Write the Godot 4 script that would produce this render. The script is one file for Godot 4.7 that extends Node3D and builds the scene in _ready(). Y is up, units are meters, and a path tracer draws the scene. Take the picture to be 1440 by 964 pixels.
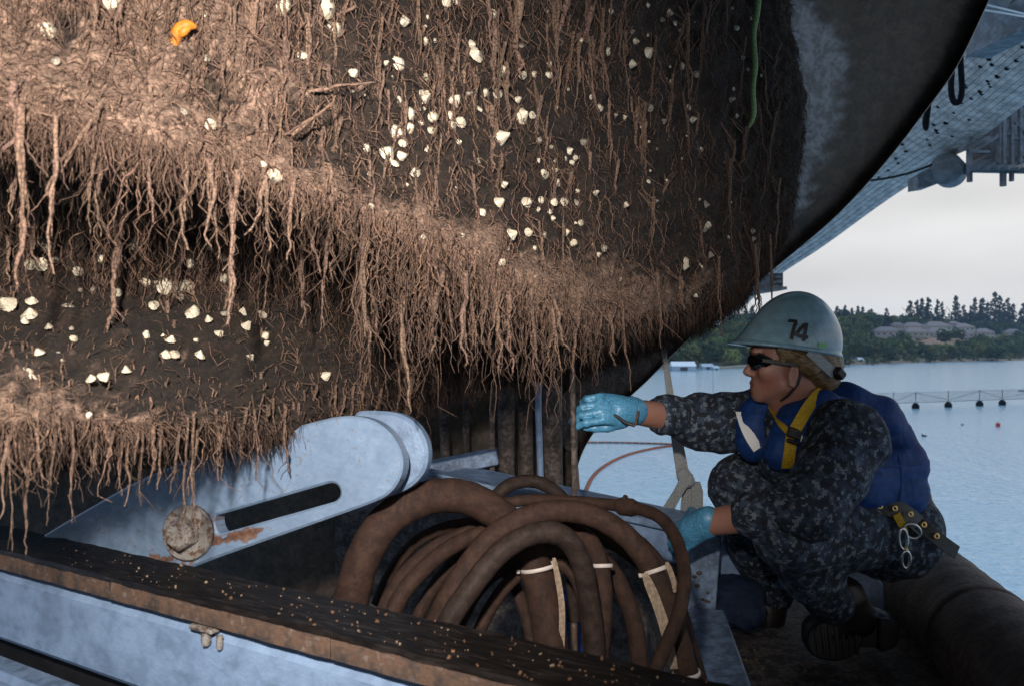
extends Node3D
# A hull crusted with sea growth over a work deck; a crouching worker, hoses, and a bay with a wooded shore behind.
const F := 1163.6      # focal length in photograph pixels
const EYE := Vector3(0.0, 0.8, 0.0)
const SEA := -11.2
var rng := RandomNumberGenerator.new()
var names := {}
var M := {}
var hull_v: Array = []        # dense points of the crusted hull
var hull_n: Array = []
var hull_s: Array = []
var bucket := {}

# ---------------------------------------------------------------- helpers
func P(x: float, y: float, d: float) -> Vector3:
	return EYE + Vector3((x - 720.0) / F * d, -(y - 482.0) / F * d, -d)

func px_of(p: Vector3) -> Vector2:
	var q := p - EYE
	return Vector2(720.0 + q.x / -q.z * F, 482.0 - q.y / -q.z * F)

func on_plane(x: float, y: float, o: Vector3, n: Vector3) -> Vector3:
	var r := P(x, y, 1.0) - EYE
	return EYE + r * ((o - EYE).dot(n) / r.dot(n))

class Geo:
	var v := PackedVector3Array()
	var c := PackedColorArray()
	var i := PackedInt32Array()
	var uv := PackedVector2Array()
	func vert(p: Vector3, col := Color.WHITE) -> int:
		v.append(p); c.append(col)
		return v.size() - 1
	func tri(a: int, b: int, d: int) -> void:
		i.append(a); i.append(b); i.append(d)
	func quad(a: Vector3, b: Vector3, d: Vector3, e: Vector3, col := Color.WHITE) -> void:   # counter-clockwise seen from outside
		var k := v.size()
		for p in [a, b, d, e]:
			v.append(p); c.append(col)
		for q in [0, 2, 1, 0, 3, 2]:
			i.append(k + q)
	func face(pts: Array, col := Color.WHITE) -> void:
		var k := v.size()
		for p in pts:
			v.append(p); c.append(col)
		for q in range(1, pts.size() - 1):
			i.append(k); i.append(k + q + 1); i.append(k + q)
	func tube(pts: Array, radii: Array, sides := 6, col := Color.WHITE, cap := true) -> void:
		var n := pts.size()
		if n < 2:
			return
		var t0: Vector3 = (pts[1] - pts[0]).normalized()
		var u: Vector3 = t0.cross(Vector3(0.31, 0.2, 0.93))
		if u.length() < 0.05:
			u = t0.cross(Vector3(1, 0, 0))
		u = u.normalized()
		var base := v.size()
		for k in n:
			var t: Vector3 = (pts[mini(k + 1, n - 1)] - pts[maxi(k - 1, 0)]).normalized()
			u = (u - t * u.dot(t)).normalized()
			var w := t.cross(u)
			var r: float = radii[k] if k < radii.size() else radii[radii.size() - 1]
			for s in sides:
				var a := TAU * s / sides
				v.append(pts[k] + (u * cos(a) + w * sin(a)) * r); c.append(col)
		for k in n - 1:
			for s in sides:
				var a := base + k * sides + s
				var b := base + k * sides + (s + 1) % sides
				i.append(a); i.append(a + sides); i.append(b)
				i.append(b); i.append(a + sides); i.append(b + sides)
		if cap:
			for e in 2:
				var k2 := v.size()
				var row := base + (0 if e == 0 else (n - 1) * sides)
				for s in sides:
					v.append(v[row + s]); c.append(col)
				for s in range(1, sides - 1):
					if e == 0:
						i.append(k2); i.append(k2 + s); i.append(k2 + s + 1)
					else:
						i.append(k2); i.append(k2 + s + 1); i.append(k2 + s)
	func lathe(prof: Array, xf: Transform3D, sides := 24, col := Color.WHITE) -> void:   # prof of (radius, height); a repeated point makes a hard edge
		var base := v.size()
		for p in prof:
			for s in sides:
				var a := TAU * s / sides
				v.append(xf * Vector3(cos(a) * p.x, p.y, sin(a) * p.x)); c.append(col)
		for k in prof.size() - 1:
			if prof[k].is_equal_approx(prof[k + 1]):
				continue
			for s in sides:
				var a := base + k * sides + s
				var b := base + k * sides + (s + 1) % sides
				i.append(a); i.append(b); i.append(a + sides)
				i.append(b); i.append(b + sides); i.append(a + sides)
	func box(xf: Transform3D, size: Vector3, bev := 0.0, col := Color.WHITE) -> void:
		var h := size / 2.0
		var b := minf(bev, minf(h.x, minf(h.y, h.z)) * 0.9)
		for ax in 3:
			for s in [-1.0, 1.0]:
				var a1 := (ax + 1) % 3
				var a2 := (ax + 2) % 3
				var q := []
				for cs in [[-1, -1], [1, -1], [1, 1], [-1, 1]]:
					var p := Vector3.ZERO
					p[ax] = s * h[ax]
					p[a1] = cs[0] * (h[a1] - b)
					p[a2] = cs[1] * (h[a2] - b)
					q.append(xf * p)
				if s < 0:
					q.reverse()
				face(q, col)
		if b > 0.0:
			for ax in 3:
				var a1 := (ax + 1) % 3
				var a2 := (ax + 2) % 3
				for s1 in [-1.0, 1.0]:
					for s2 in [-1.0, 1.0]:
						var q := []
						for e in [[-1, 0], [1, 0], [1, 1], [-1, 1]]:
							var p := Vector3.ZERO
							p[ax] = e[0] * (h[ax] - b)
							p[a1] = s1 * (h[a1] - (b if e[1] == 1 else 0.0))
							p[a2] = s2 * (h[a2] - (0.0 if e[1] == 1 else b))
							q.append(xf * p)
						if s1 * s2 > 0:
							q.reverse()
						face(q, col)
			for s in 8:
				var g := Vector3(1 if s & 1 else -1, 1 if s & 2 else -1, 1 if s & 4 else -1)
				var q := [xf * (g * Vector3(h.x, h.y - b, h.z - b)), xf * (g * Vector3(h.x - b, h.y, h.z - b)), xf * (g * Vector3(h.x - b, h.y - b, h.z))]
				if g.x * g.y * g.z < 0:
					q.reverse()
				face(q, col)
	func bar(a: Vector3, b: Vector3, w: float, h: float, bev := 0.0, up := Vector3.UP, col := Color.WHITE) -> void:
		var z := (b - a).normalized()
		var x := up.cross(z).normalized()
		var y := z.cross(x)
		box(Transform3D(Basis(x, y, z), (a + b) / 2.0), Vector3(w, h, a.distance_to(b)), bev, col)
	func ball(ctr: Vector3, r: Vector3, seg := 14, col := Color.WHITE, bs := Basis.IDENTITY) -> void:
		var prof := []
		for k in seg + 1:
			var a := PI * k / seg - PI / 2.0
			prof.append(Vector2(maxf(cos(a), 0.001), sin(a)))
		lathe(prof, Transform3D(bs * Basis.from_scale(r), ctr), seg * 2, col)
	func grid(rows: Array, cols: Array = []) -> void:     # rows of points, shared and smooth
		var w: int = rows[0].size()
		var base := v.size()
		for r in rows.size():
			for k in w:
				v.append(rows[r][k])
				c.append(cols[r][k] if cols.size() else Color.WHITE)
		for r in rows.size() - 1:
			for k in w - 1:
				var a := base + r * w + k
				i.append(a); i.append(a + 1); i.append(a + w)
				i.append(a + 1); i.append(a + w + 1); i.append(a + w)
	func mesh() -> ArrayMesh:
		var n := PackedVector3Array()
		n.resize(v.size())
		for k in range(0, i.size(), 3):
			var a := v[i[k]]
			var f := (v[i[k + 2]] - a).cross(v[i[k + 1]] - a)
			n[i[k]] += f; n[i[k + 1]] += f; n[i[k + 2]] += f
		for k in n.size():
			n[k] = n[k].normalized() if n[k].length_squared() > 1e-30 else Vector3.UP
		var arr := []
		arr.resize(Mesh.ARRAY_MAX)
		arr[Mesh.ARRAY_VERTEX] = v
		arr[Mesh.ARRAY_NORMAL] = n
		arr[Mesh.ARRAY_COLOR] = c
		if uv.size() == v.size():
			arr[Mesh.ARRAY_TEX_UV] = uv
		arr[Mesh.ARRAY_INDEX] = i
		var m := ArrayMesh.new()
		m.add_surface_from_arrays(Mesh.PRIMITIVE_TRIANGLES, arr)
		return m

func numbered(called: String) -> String:
	var k: int = names.get(called, 0)
	names[called] = k + 1
	return called if k == 0 else "%s_%03d" % [called, k]

func put_mesh(called: String, mesh: Mesh, m: Material, parent: Node = null, xf := Transform3D.IDENTITY) -> MeshInstance3D:
	var o := MeshInstance3D.new()
	o.mesh = mesh
	o.material_override = m
	o.transform = xf
	if parent == null:
		o.name = numbered(called)
		add_child(o, true)
	else:
		var k := 0
		var nm := called
		var used: Dictionary = parent.get_meta("used_names") if parent.has_meta("used_names") else {}
		k = used.get(called, 0)
		used[called] = k + 1
		parent.set_meta("used_names", used)
		nm = called if k == 0 else "%s_%03d" % [called, k]
		o.name = nm
		parent.add_child(o, true)
	return o

func obj(called: String, g: Geo, m: Material, parent: Node = null) -> MeshInstance3D:
	var chain := Transform3D.IDENTITY
	var up := parent
	while up != null and up != self:
		chain = (up as Node3D).transform * chain
		up = up.get_parent()
	if chain != Transform3D.IDENTITY:
		var inv := chain.affine_inverse()
		for k in g.v.size():
			g.v[k] = inv * g.v[k]
	return put_mesh(called, g.mesh(), m, parent)

func tag(o: Node, label: String, category: String, group := "", kind := "") -> Node:
	if label: o.set_meta("label", label)
	if category: o.set_meta("category", category)
	if group: o.set_meta("group", group)
	if kind: o.set_meta("kind", kind)
	return o

func thing(called: String, label: String, category: String, at := Vector3.ZERO, group := "") -> Node3D:
	var o := Node3D.new()
	o.name = numbered(called)
	add_child(o, true)
	o.position = at
	tag(o, label, category, group)
	return o

func curve(pts: Array, per := 6) -> Array:             # Catmull-Rom through points
	var out := []
	var n := pts.size()
	for k in n - 1:
		for s in per:
			out.append(pts[k].cubic_interpolate(pts[k + 1], pts[maxi(k - 1, 0)], pts[mini(k + 2, n - 1)], float(s) / per))
	out.append(pts[n - 1])
	return out

func spread(vals: Array, n: int) -> Array:             # values stretched evenly over n places
	var out := []
	for k in n:
		var f := float(k) / maxi(n - 1, 1) * (vals.size() - 1)
		var a := int(f)
		out.append(lerpf(vals[a], vals[mini(a + 1, vals.size() - 1)], f - a))
	return out

func slab(poly: Array, n: Vector3, depth: float, bev: float, hole: Array = []) -> Geo:   # world-space outline in a plane facing n, thickened backwards
	var g := Geo.new()
	var o: Vector3 = poly[0]
	var ex: Vector3 = (Vector3.UP.cross(n)).normalized()
	var ey := n.cross(ex).normalized()
	var loops := [poly] if hole.is_empty() else [poly, hole]
	var flat := []
	for lp in loops:
		var f := PackedVector2Array()
		for p in lp:
			f.append(Vector2((p - o).dot(ex), (p - o).dot(ey)))
		var area := 0.0
		for k in f.size():
			area += f[k].cross(f[(k + 1) % f.size()])
		if (area > 0.0) != (flat.size() == 0):
			f.reverse()
		flat.append(f)
	var w := func(q: Vector2, z: float) -> Vector3: return o + ex * q.x + ey * q.y + n * z
	var tops := []
	for f in flat:
		var ins := PackedVector2Array()
		for k in f.size():
			var a: Vector2 = (f[k] - f[(k + f.size() - 1) % f.size()]).normalized()
			var b: Vector2 = (f[(k + 1) % f.size()] - f[k]).normalized()
			var t := (a + b).normalized()
			ins.append(f[k] + Vector2(-t.y, t.x) * bev)
		tops.append(ins)
		for k in f.size():
			var k2: int = (k + 1) % f.size()
			g.quad(w.call(f[k], -depth), w.call(f[k2], -depth), w.call(f[k2], -bev), w.call(f[k], -bev))
			g.quad(w.call(f[k], -bev), w.call(f[k2], -bev), w.call(ins[k2], 0.0), w.call(ins[k], 0.0))
	for side in 2:
		var ring: PackedVector2Array = (tops if side == 0 else flat)[0].duplicate()
		if flat.size() == 2:
			var h: PackedVector2Array = (tops if side == 0 else flat)[1]
			var best := 1e9
			var bi := 0
			var bj := 0
			for p in ring.size():
				for q in h.size():
					if ring[p].distance_squared_to(h[q]) < best:
						best = ring[p].distance_squared_to(h[q]); bi = p; bj = q
			var out := PackedVector2Array()
			for p in ring.size():
				out.append(ring[(bi + p) % ring.size()])
			var gap := (h[bj] - ring[bi]).orthogonal().normalized() * 0.00005
			out.append(ring[bi] + gap)
			for q in h.size():
				out.append(h[(bj + q) % h.size()] + (gap if q == 0 else Vector2.ZERO))
			out.append(h[bj] - gap * 0.0)
			ring = out
		var z := 0.0 if side == 0 else -depth
		var base := g.v.size()
		for q in ring:
			g.vert(w.call(q, z))
		var ids := Geometry2D.triangulate_polygon(ring)
		if ids.is_empty():
			print("slab: could not fill an outline of ", ring.size())
		for k in range(0, ids.size(), 3):
			var a := ring[ids[k]]
			var turn := (ring[ids[k + 1]] - a).cross(ring[ids[k + 2]] - a)
			if (turn > 0) == (side == 0):
				g.tri(base + ids[k], base + ids[k + 2], base + ids[k + 1])
			else:
				g.tri(base + ids[k], base + ids[k + 1], base + ids[k + 2])
	return g

# ---------------------------------------------------------------- one skin over many joints
# prims: ["c", a, b, ra, rb, k] tapered capsule, ["e", centre, radii, basis, k] ellipsoid, ["x", centre, radii, basis, k] ellipsoid cut away
func nets(prims: Array, cell: float, wrinkle := 0.0, freq := 10.0, tint = null, seed := 3) -> Geo:
	var lo := Vector3(1e9, 1e9, 1e9)
	var hi := -lo
	for p in prims:
		if p[0] == "c":
			var r: float = maxf(p[3], p[4]) + 0.01
			lo = lo.min(p[1] - Vector3.ONE * r).min(p[2] - Vector3.ONE * r)
			hi = hi.max(p[1] + Vector3.ONE * r).max(p[2] + Vector3.ONE * r)
		elif p[0] == "e":
			var r: float = maxf(p[2].x, maxf(p[2].y, p[2].z)) + 0.01
			lo = lo.min(p[1] - Vector3.ONE * r); hi = hi.max(p[1] + Vector3.ONE * r)
	lo -= Vector3.ONE * cell * 3.0
	hi += Vector3.ONE * cell * 3.0
	var nx := int((hi.x - lo.x) / cell) + 1
	var ny := int((hi.y - lo.y) / cell) + 1
	var nz := int((hi.z - lo.z) / cell) + 1
	var f := PackedFloat32Array()
	f.resize(nx * ny * nz)
	f.fill(1.0)
	for p in prims:
		var k: float = p[5] if p[0] == "c" else p[4]
		var a: Vector3 = p[1]
		var b: Vector3 = p[2] if p[0] == "c" else p[1]
		var r: float = maxf(p[3], p[4]) if p[0] == "c" else maxf(p[2].x, maxf(p[2].y, p[2].z))
		var mg := Vector3.ONE * (r + k + cell * 3.0)
		var l := (a.min(b) - mg - lo) / cell
		var h := (a.max(b) + mg - lo) / cell
		var ab := b - a
		var l2 := maxf(ab.length_squared(), 1e-9)
		var inv := Basis.IDENTITY
		var rr := Vector3.ONE
		var rmin := 1.0
		if p[0] != "c":
			inv = (p[3] as Basis).inverse()
			rr = p[2]
			rmin = minf(rr.x, minf(rr.y, rr.z))
		for z in range(maxi(0, int(l.z)), mini(nz, int(h.z) + 2)):
			for y in range(maxi(0, int(l.y)), mini(ny, int(h.y) + 2)):
				var at := (z * ny + y) * nx
				for x in range(maxi(0, int(l.x)), mini(nx, int(h.x) + 2)):
					var q := lo + Vector3(x, y, z) * cell
					var d: float
					if p[0] == "c":
						var t := clampf((q - a).dot(ab) / l2, 0.0, 1.0)
						d = q.distance_to(a + ab * t) - lerpf(p[3], p[4], t)
					else:
						var s := inv * (q - a) / rr
						var sl := s.length()
						d = (sl - 1.0) * sl / maxf((s / rr).length(), 1e-6) if sl > 0.05 else -rmin
					var o := f[at + x]
					if p[0] == "x":
						var hx := maxf(k - absf(o + d), 0.0) / k
						f[at + x] = maxf(o, -d) + hx * hx * k * 0.25
					else:
						var hh := maxf(k - absf(o - d), 0.0) / k
						f[at + x] = minf(o, d) - hh * hh * k * 0.25
	if wrinkle > 0.0:
		var nz1 := FastNoiseLite.new()
		nz1.seed = seed
		nz1.frequency = freq
		nz1.fractal_type = FastNoiseLite.FRACTAL_RIDGED
		nz1.fractal_octaves = 2
		nz1.domain_warp_enabled = true
		nz1.domain_warp_amplitude = 0.05
		nz1.domain_warp_frequency = 6.0
		for z in nz:
			for y in ny:
				for x in nx:
					var at := (z * ny + y) * nx + x
					if absf(f[at]) < wrinkle + cell * 2.0:
						var q := lo + Vector3(x, y, z) * cell
						f[at] -= wrinkle * nz1.get_noise_3d(q.x * 1.0, q.y * 1.5 + q.x * 0.6, q.z)
	var g := Geo.new()
	var idx := PackedInt32Array()
	idx.resize(nx * ny * nz)
	idx.fill(-1)
	var off := [0, 1, nx, nx + 1, nx * ny, nx * ny + 1, nx * ny + nx, nx * ny + nx + 1]
	var cor := [Vector3(0, 0, 0), Vector3(1, 0, 0), Vector3(0, 1, 0), Vector3(1, 1, 0), Vector3(0, 0, 1), Vector3(1, 0, 1), Vector3(0, 1, 1), Vector3(1, 1, 1)]
	var edges := [[0, 1], [2, 3], [4, 5], [6, 7], [0, 2], [1, 3], [4, 6], [5, 7], [0, 4], [1, 5], [2, 6], [3, 7]]
	var lim := cell * 4.0
	for z in nz - 1:
		for y in ny - 1:
			var row := (z * ny + y) * nx
			for x in nx - 1:
				var at := row + x
				if absf(f[at]) > lim:
					continue
				var inside := 0
				for o in off:
					if f[at + o] < 0.0:
						inside += 1
				if inside == 0 or inside == 8:
					continue
				var s := Vector3.ZERO
				var n := 0
				for e in edges:
					var fa: float = f[at + off[e[0]]]
					var fb: float = f[at + off[e[1]]]
					if (fa < 0.0) != (fb < 0.0):
						s += cor[e[0]].lerp(cor[e[1]], fa / (fa - fb))
						n += 1
				var q := lo + (Vector3(x, y, z) + s / n) * cell
				idx[at] = g.vert(q, tint.call(q) if tint != null else Color.WHITE)
	var st := [1, nx, nx * ny]
	for z in range(1, nz - 1):
		for y in range(1, ny - 1):
			for x in range(1, nx - 1):
				var at := (z * ny + y) * nx + x
				if idx[at] < 0 and absf(f[at]) > lim:
					continue
				for ax in 3:
					var ia: bool = f[at] < 0.0
					if ia == (f[at + st[ax]] < 0.0):
						continue
					var s1: int = st[(ax + 1) % 3]
					var s2: int = st[(ax + 2) % 3]
					var a := idx[at]
					var b := idx[at - s1]
					var d := idx[at - s1 - s2]
					var e := idx[at - s2]
					if a < 0 or b < 0 or d < 0 or e < 0:
						continue
					if ia:
						g.tri(a, e, d); g.tri(a, d, b)
					else:
						g.tri(a, b, d); g.tri(a, d, e)
	return g

# ---------------------------------------------------------------- materials
func noise_img(size: int, freq: float, oct := 4, seed := 1, kind := FastNoiseLite.TYPE_SIMPLEX_SMOOTH) -> Image:
	var n := FastNoiseLite.new()
	n.noise_type = kind
	n.frequency = freq
	n.seed = seed
	n.fractal_octaves = oct
	var im := n.get_seamless_image(size, size)
	im.convert(Image.FORMAT_RGB8)
	return im

func ramp(im: Image, stops: Array, fine: Image = null, amount := 0.0) -> ImageTexture:      # stops: [level, colour]
	var w := im.get_width()
	var out := Image.create(w, w, false, Image.FORMAT_RGB8)
	for y in w:
		for x in w:
			var t := im.get_pixel(x, y).r
			if fine:
				t = clampf(t + (fine.get_pixel(x, y).r - 0.5) * amount, 0.0, 1.0)
			var col: Color = stops[stops.size() - 1][1]
			for k in stops.size():
				if t <= stops[k][0]:
					col = stops[0][1] if k == 0 else (stops[k - 1][1] as Color).lerp(stops[k][1], (t - stops[k - 1][0]) / (stops[k][0] - stops[k - 1][0]))
					break
			out.set_pixel(x, y, col)
	return ImageTexture.create_from_image(out)

func bumps(im: Image, strength: float) -> ImageTexture:
	var b: Image = im.duplicate()
	b.bump_map_to_normal_map(strength)
	return ImageTexture.create_from_image(b)

func g3(v: float) -> Color:
	return Color(v, v, v)

func mat(col: Color, rough := 0.8, tex: Texture2D = null, scale := 1.0, nrm: Texture2D = null, nstr := 1.0, metal := 0.0) -> StandardMaterial3D:   # col is linear
	var m := StandardMaterial3D.new()
	m.albedo_color = col.linear_to_srgb()
	m.roughness = rough
	m.metallic = metal
	m.vertex_color_use_as_albedo = true
	if tex or nrm:
		m.uv1_triplanar = true
		m.uv1_world_triplanar = true
		m.uv1_scale = Vector3.ONE * scale
	if tex:
		m.albedo_texture = tex
	if nrm:
		m.normal_enabled = true
		m.normal_texture = nrm
		m.normal_scale = nstr
	return m

func make_materials() -> void:
	var fine := noise_img(512, 0.04, 4, 5)
	var blot := noise_img(512, 0.012, 4, 9)
	var speck := noise_img(512, 0.12, 2, 13)
	var grain := ramp(blot, [[0.2, g3(0.72)], [0.8, g3(1.0)]], fine, 0.7)
	var nfine := bumps(fine, 3.0)
	var nspeck := bumps(speck, 2.0)
	M.paint = mat(Color(0.21, 0.295, 0.44), 0.38, ramp(blot, [[0.25, Color(0.80, 0.81, 0.82)], [0.5, Color(0.93, 0.93, 0.94)], [0.8, g3(1.0)]], fine, 0.6), 2.2, nspeck, 0.35)
	M.paint_dim = mat(Color(0.155, 0.22, 0.325), 0.4, M.paint.albedo_texture, 2.2, nspeck, 0.35)  # beam grey darkened for the rear plate, which looked too brightly lit
	M.plate = mat(Color.WHITE, 0.36, null, 4.0, null)
	M.plate.vertex_color_use_as_albedo = false
	M.plate.heightmap_enabled = false
	M.dark_paint = mat(Color(0.21, 0.295, 0.44), 0.5, grain, 3.0, nspeck, 0.3)
	M.black = mat(Color(0.012, 0.012, 0.014), 0.8, grain, 3.0)
	var rusty := ramp(blot, [[0.2, Color(0.36, 0.31, 0.29)], [0.45, Color(0.50, 0.43, 0.39)], [0.6, Color(0.64, 0.51, 0.41)], [0.75, Color(0.52, 0.40, 0.33)], [0.9, Color(0.72, 0.68, 0.66)]], fine, 0.5)
	M.rust = mat(Color(0.33, 0.30, 0.29), 0.8, rusty, 5.0, nfine, 0.6)
	M.rust_bolt = mat(Color(0.30, 0.29, 0.285), 0.42, ramp(blot, [[0.3, Color(0.52, 0.38, 0.30)], [0.42, Color(0.74, 0.68, 0.63)], [0.6, Color(0.84, 0.83, 0.82)]], fine, 0.7), 7.0, nfine, 0.25)
	M.plank = mat(Color(0.022, 0.018, 0.0175), 0.5, ramp(noise_img(512, 0.02, 5, 31), [[0.25, g3(0.5)], [0.5, g3(0.68)], [0.62, g3(0.66)], [0.8, g3(1.0)]], fine, 0.5), 3.0, nfine, 0.5)
	M.plank.uv1_scale = Vector3(1.2, 9.0, 9.0)
	M.plank.uv1_world_triplanar = false
	M.plank.metallic_specular = 0.25
	M.hose = mat(Color(0.047, 0.029, 0.024), 0.75, ramp(blot, [[0.25, Color(0.74, 0.72, 0.71)], [0.5, Color(0.86, 0.83, 0.81)], [0.75, Color(1.0, 0.95, 0.90)]], fine, 0.7), 5.0, nfine, 0.35)
	M.hose.metallic_specular = 0.25
	M.hose_dark = mat(Color(0.040, 0.027, 0.023), 0.6, grain, 6.0, nfine, 0.3)
	M.hose_dark.metallic_specular = 0.22
	M.growth = mat(Color.WHITE, 1.0, ramp(fine, [[0.2, g3(0.35)], [0.5, g3(0.75)], [0.8, g3(1.0)]], speck, 0.8), 5.0, bumps(noise_img(512, 0.06, 5, 23), 5.0), 1.0)
	M.growth_bare = mat(Color(0.12, 0.075, 0.055), 1.0, M.growth.albedo_texture, 5.0, M.growth.normal_texture, 1.0)
	M.strand = mat(Color(0.27, 0.168, 0.12), 1.0, ramp(fine, [[0.25, Color(0.45, 0.42, 0.42)], [0.55, g3(0.85)], [0.8, g3(1.0)]], speck, 0.8), 9.0, nfine, 1.0)
	M.strand.backlight_enabled = false
	M.shell = mat(Color(0.80, 0.73, 0.60), 0.55, ramp(fine, [[0.25, Color(0.62, 0.52, 0.42)], [0.5, g3(0.94)], [0.8, g3(1.0)]], speck, 0.8), 22.0, nspeck, 0.5)
	M.shell_grey = mat(Color(0.40, 0.34, 0.28), 0.7, grain, 22.0, nspeck, 0.6)
	M.sponge = mat(Color(0.55, 0.19, 0.015), 0.6, grain, 18.0, nfine, 0.8)
	M.weed = mat(Color(0.22, 0.33, 0.12), 0.7, grain, 18.0, nfine, 0.5)
	M.hull = mat(Color.WHITE, 0.42, ramp(noise_img(512, 0.015, 5, 41), [[0.2, g3(0.62)], [0.5, g3(0.85)], [0.8, g3(1.0)]], fine, 0.8), 1.6, bumps(noise_img(512, 0.03, 4, 43), 1.5), 0.5)
	M.hull_bare = mat(Color.WHITE, 0.3, M.hull.albedo_texture, 1.6, M.hull.normal_texture, 0.3)
	M.ridged = mat(Color(0.70, 0.57, 0.52), 0.4, ramp(blot, [[0.25, g3(0.66)], [0.5, g3(0.86)], [0.8, g3(1.0)]], fine, 0.7), 0.6, nfine, 0.3)
	M.steel_dark = mat(Color(0.16, 0.185, 0.215), 0.6, grain, 0.7)
	M.black.metallic_specular = 0.25
	M.deck = mat(Color(0.14, 0.108, 0.096), 0.8, ramp(blot, [[0.2, g3(0.5)], [0.5, g3(0.75)], [0.8, g3(1.0)]], fine, 1.0), 2.5, nfine, 0.9)
	M.fender = mat(Color(0.20, 0.14, 0.12), 0.7, grain, 4.0, nfine, 0.5)
	M.webbing = mat(Color(0.36, 0.37, 0.37), 0.85, grain, 30.0, nspeck, 0.5)
	M.yellow = mat(Color(0.58, 0.36, 0.012), 0.8, grain, 25.0, nspeck, 0.5)
	M.orange = mat(Color(0.80, 0.20, 0.07), 0.8, grain, 2.0)
	M.cream = mat(Color(0.30, 0.22, 0.155), 0.8, grain, 16.0)
	M.tie = mat(Color(0.50, 0.43, 0.40), 0.5)
	M.debris = mat(Color(0.17, 0.12, 0.085), 0.9)
	M.white = mat(Color(0.8, 0.8, 0.8), 0.35)
	M.tape = mat(Color(0.95, 0.95, 0.96), 0.3, null, 20.0, nspeck, 0.3)
	M.skin = mat(Color(0.37, 0.19, 0.14), 0.5, ramp(fine, [[0.2, Color(0.86, 0.8, 0.78)], [0.8, g3(1.0)]], speck, 0.6), 14.0, nspeck, 0.12)
	M.skin.subsurf_scatter_enabled = true
	M.skin.subsurf_scatter_strength = 0.06
	M.hair = mat(Color(0.30, 0.185, 0.085), 0.5, ramp(noise_img(256, 0.03, 3, 61), [[0.2, g3(0.5)], [0.8, g3(1.0)]]), 10.0, nfine, 0.5)
	M.hair.uv1_scale = Vector3(4, 45, 12)
	M.hair.uv1_triplanar_sharpness = 6.0
	M.navy = mat(Color(0.005, 0.018, 0.06), 0.8, grain, 9.0)
	M.helmet = mat(Color(0.20, 0.33, 0.40), 0.3, ramp(blot, [[0.25, g3(0.86)], [0.8, g3(1.0)]], fine, 0.5), 6.0, nspeck, 0.05)
	M.helmet.clearcoat_enabled = true
	M.helmet.clearcoat = 0.4
	M.helmet.clearcoat_roughness = 0.2
	M.ink = mat(Color(0.012, 0.012, 0.014), 0.5)
	M.sticker = mat(Color(0.16, 0.42, 0.13), 0.5)
	M.glove = mat(Color(0.10, 0.34, 0.56), 0.42, grain, 30.0, nfine, 0.35)
	M.vest = mat(Color(0.001, 0.045, 0.22), 0.7, grain, 9.0, nspeck, 0.35)
	M.leather = mat(Color(0.022, 0.016, 0.014), 0.5, grain, 12.0, nfine, 0.4)
	M.brass = mat(Color(0.55, 0.36, 0.14), 0.35, null, 1.0, null, 1.0, 0.9)
	M.steel = mat(Color(0.6, 0.6, 0.6), 0.3, null, 1.0, null, 1.0, 0.9)
	M.lens = mat(Color(0.006, 0.006, 0.008), 0.04)
	# digital camouflage: square flecks of black, navy, blue and grey
	var cam := Image.create(256, 256, false, Image.FORMAT_RGB8)
	var c1 := noise_img(256, 0.035, 3, 71)
	var c2 := noise_img(256, 0.06, 2, 72)
	var c3 := noise_img(256, 0.08, 3, 73)
	for y in 256:
		for x in 256:
			var bx := x / 2 * 2
			var by := y / 2 * 2
			var col := Color(0.010, 0.014, 0.024)
			if c1.get_pixel(bx, by).r > 0.52: col = Color(0.017, 0.027, 0.052)
			if c2.get_pixel(bx, by).r > 0.62: col = Color(0.042, 0.062, 0.097)
			if c3.get_pixel(bx, by).r > 0.68: col = Color(0.13, 0.155, 0.19)
			if c3.get_pixel(bx, by).r < 0.30: col = Color(0.008, 0.009, 0.013)
			cam.set_pixel(x, y, col.linear_to_srgb())
	M.camo = mat(Color.WHITE, 0.85, ImageTexture.create_from_image(cam), 2.1, null)
	M.camo.uv1_triplanar_sharpness = 12.0
	M.camo.texture_filter = BaseMaterial3D.TEXTURE_FILTER_NEAREST
	M.camo.uv1_world_triplanar = false
	# far shore
	M.leaf = mat(Color.WHITE, 0.9)
	M.leaf.backlight_enabled = true
	M.leaf.backlight = Color(0.45, 0.5, 0.25)
	M.bark = mat(Color(0.06, 0.045, 0.035), 0.9)
	M.soil = mat(Color.WHITE, 0.95, grain, 0.05)
	M.wall = mat(Color(0.42, 0.38, 0.35), 0.8)
	M.roof = mat(Color(0.16, 0.14, 0.145), 0.8)
	M.trim = mat(Color(0.6, 0.58, 0.55), 0.7)
	M.glass = mat(Color(0.03, 0.035, 0.04), 0.15)
	M.shed = mat(Color(0.42, 0.48, 0.54), 0.6)
	M.white_roof = mat(Color(0.9, 0.9, 0.9), 0.3)  # white raised to stand in for sun glare on the boathouse
	M.buoy = mat(Color(0.5, 0.05, 0.03), 0.6)
	# water: ripples of two sizes, crests lying across the view
	var w := mat(Color(0.24, 0.42, 0.53), 0.15, null, 1.0, bumps(noise_img(1024, 0.02, 5, 81), 8.0), 0.55)
	w.uv1_triplanar = true
	w.uv1_world_triplanar = true
	w.uv1_scale = Vector3(0.035, 0.05, 0.085)
	M.water = w

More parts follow.
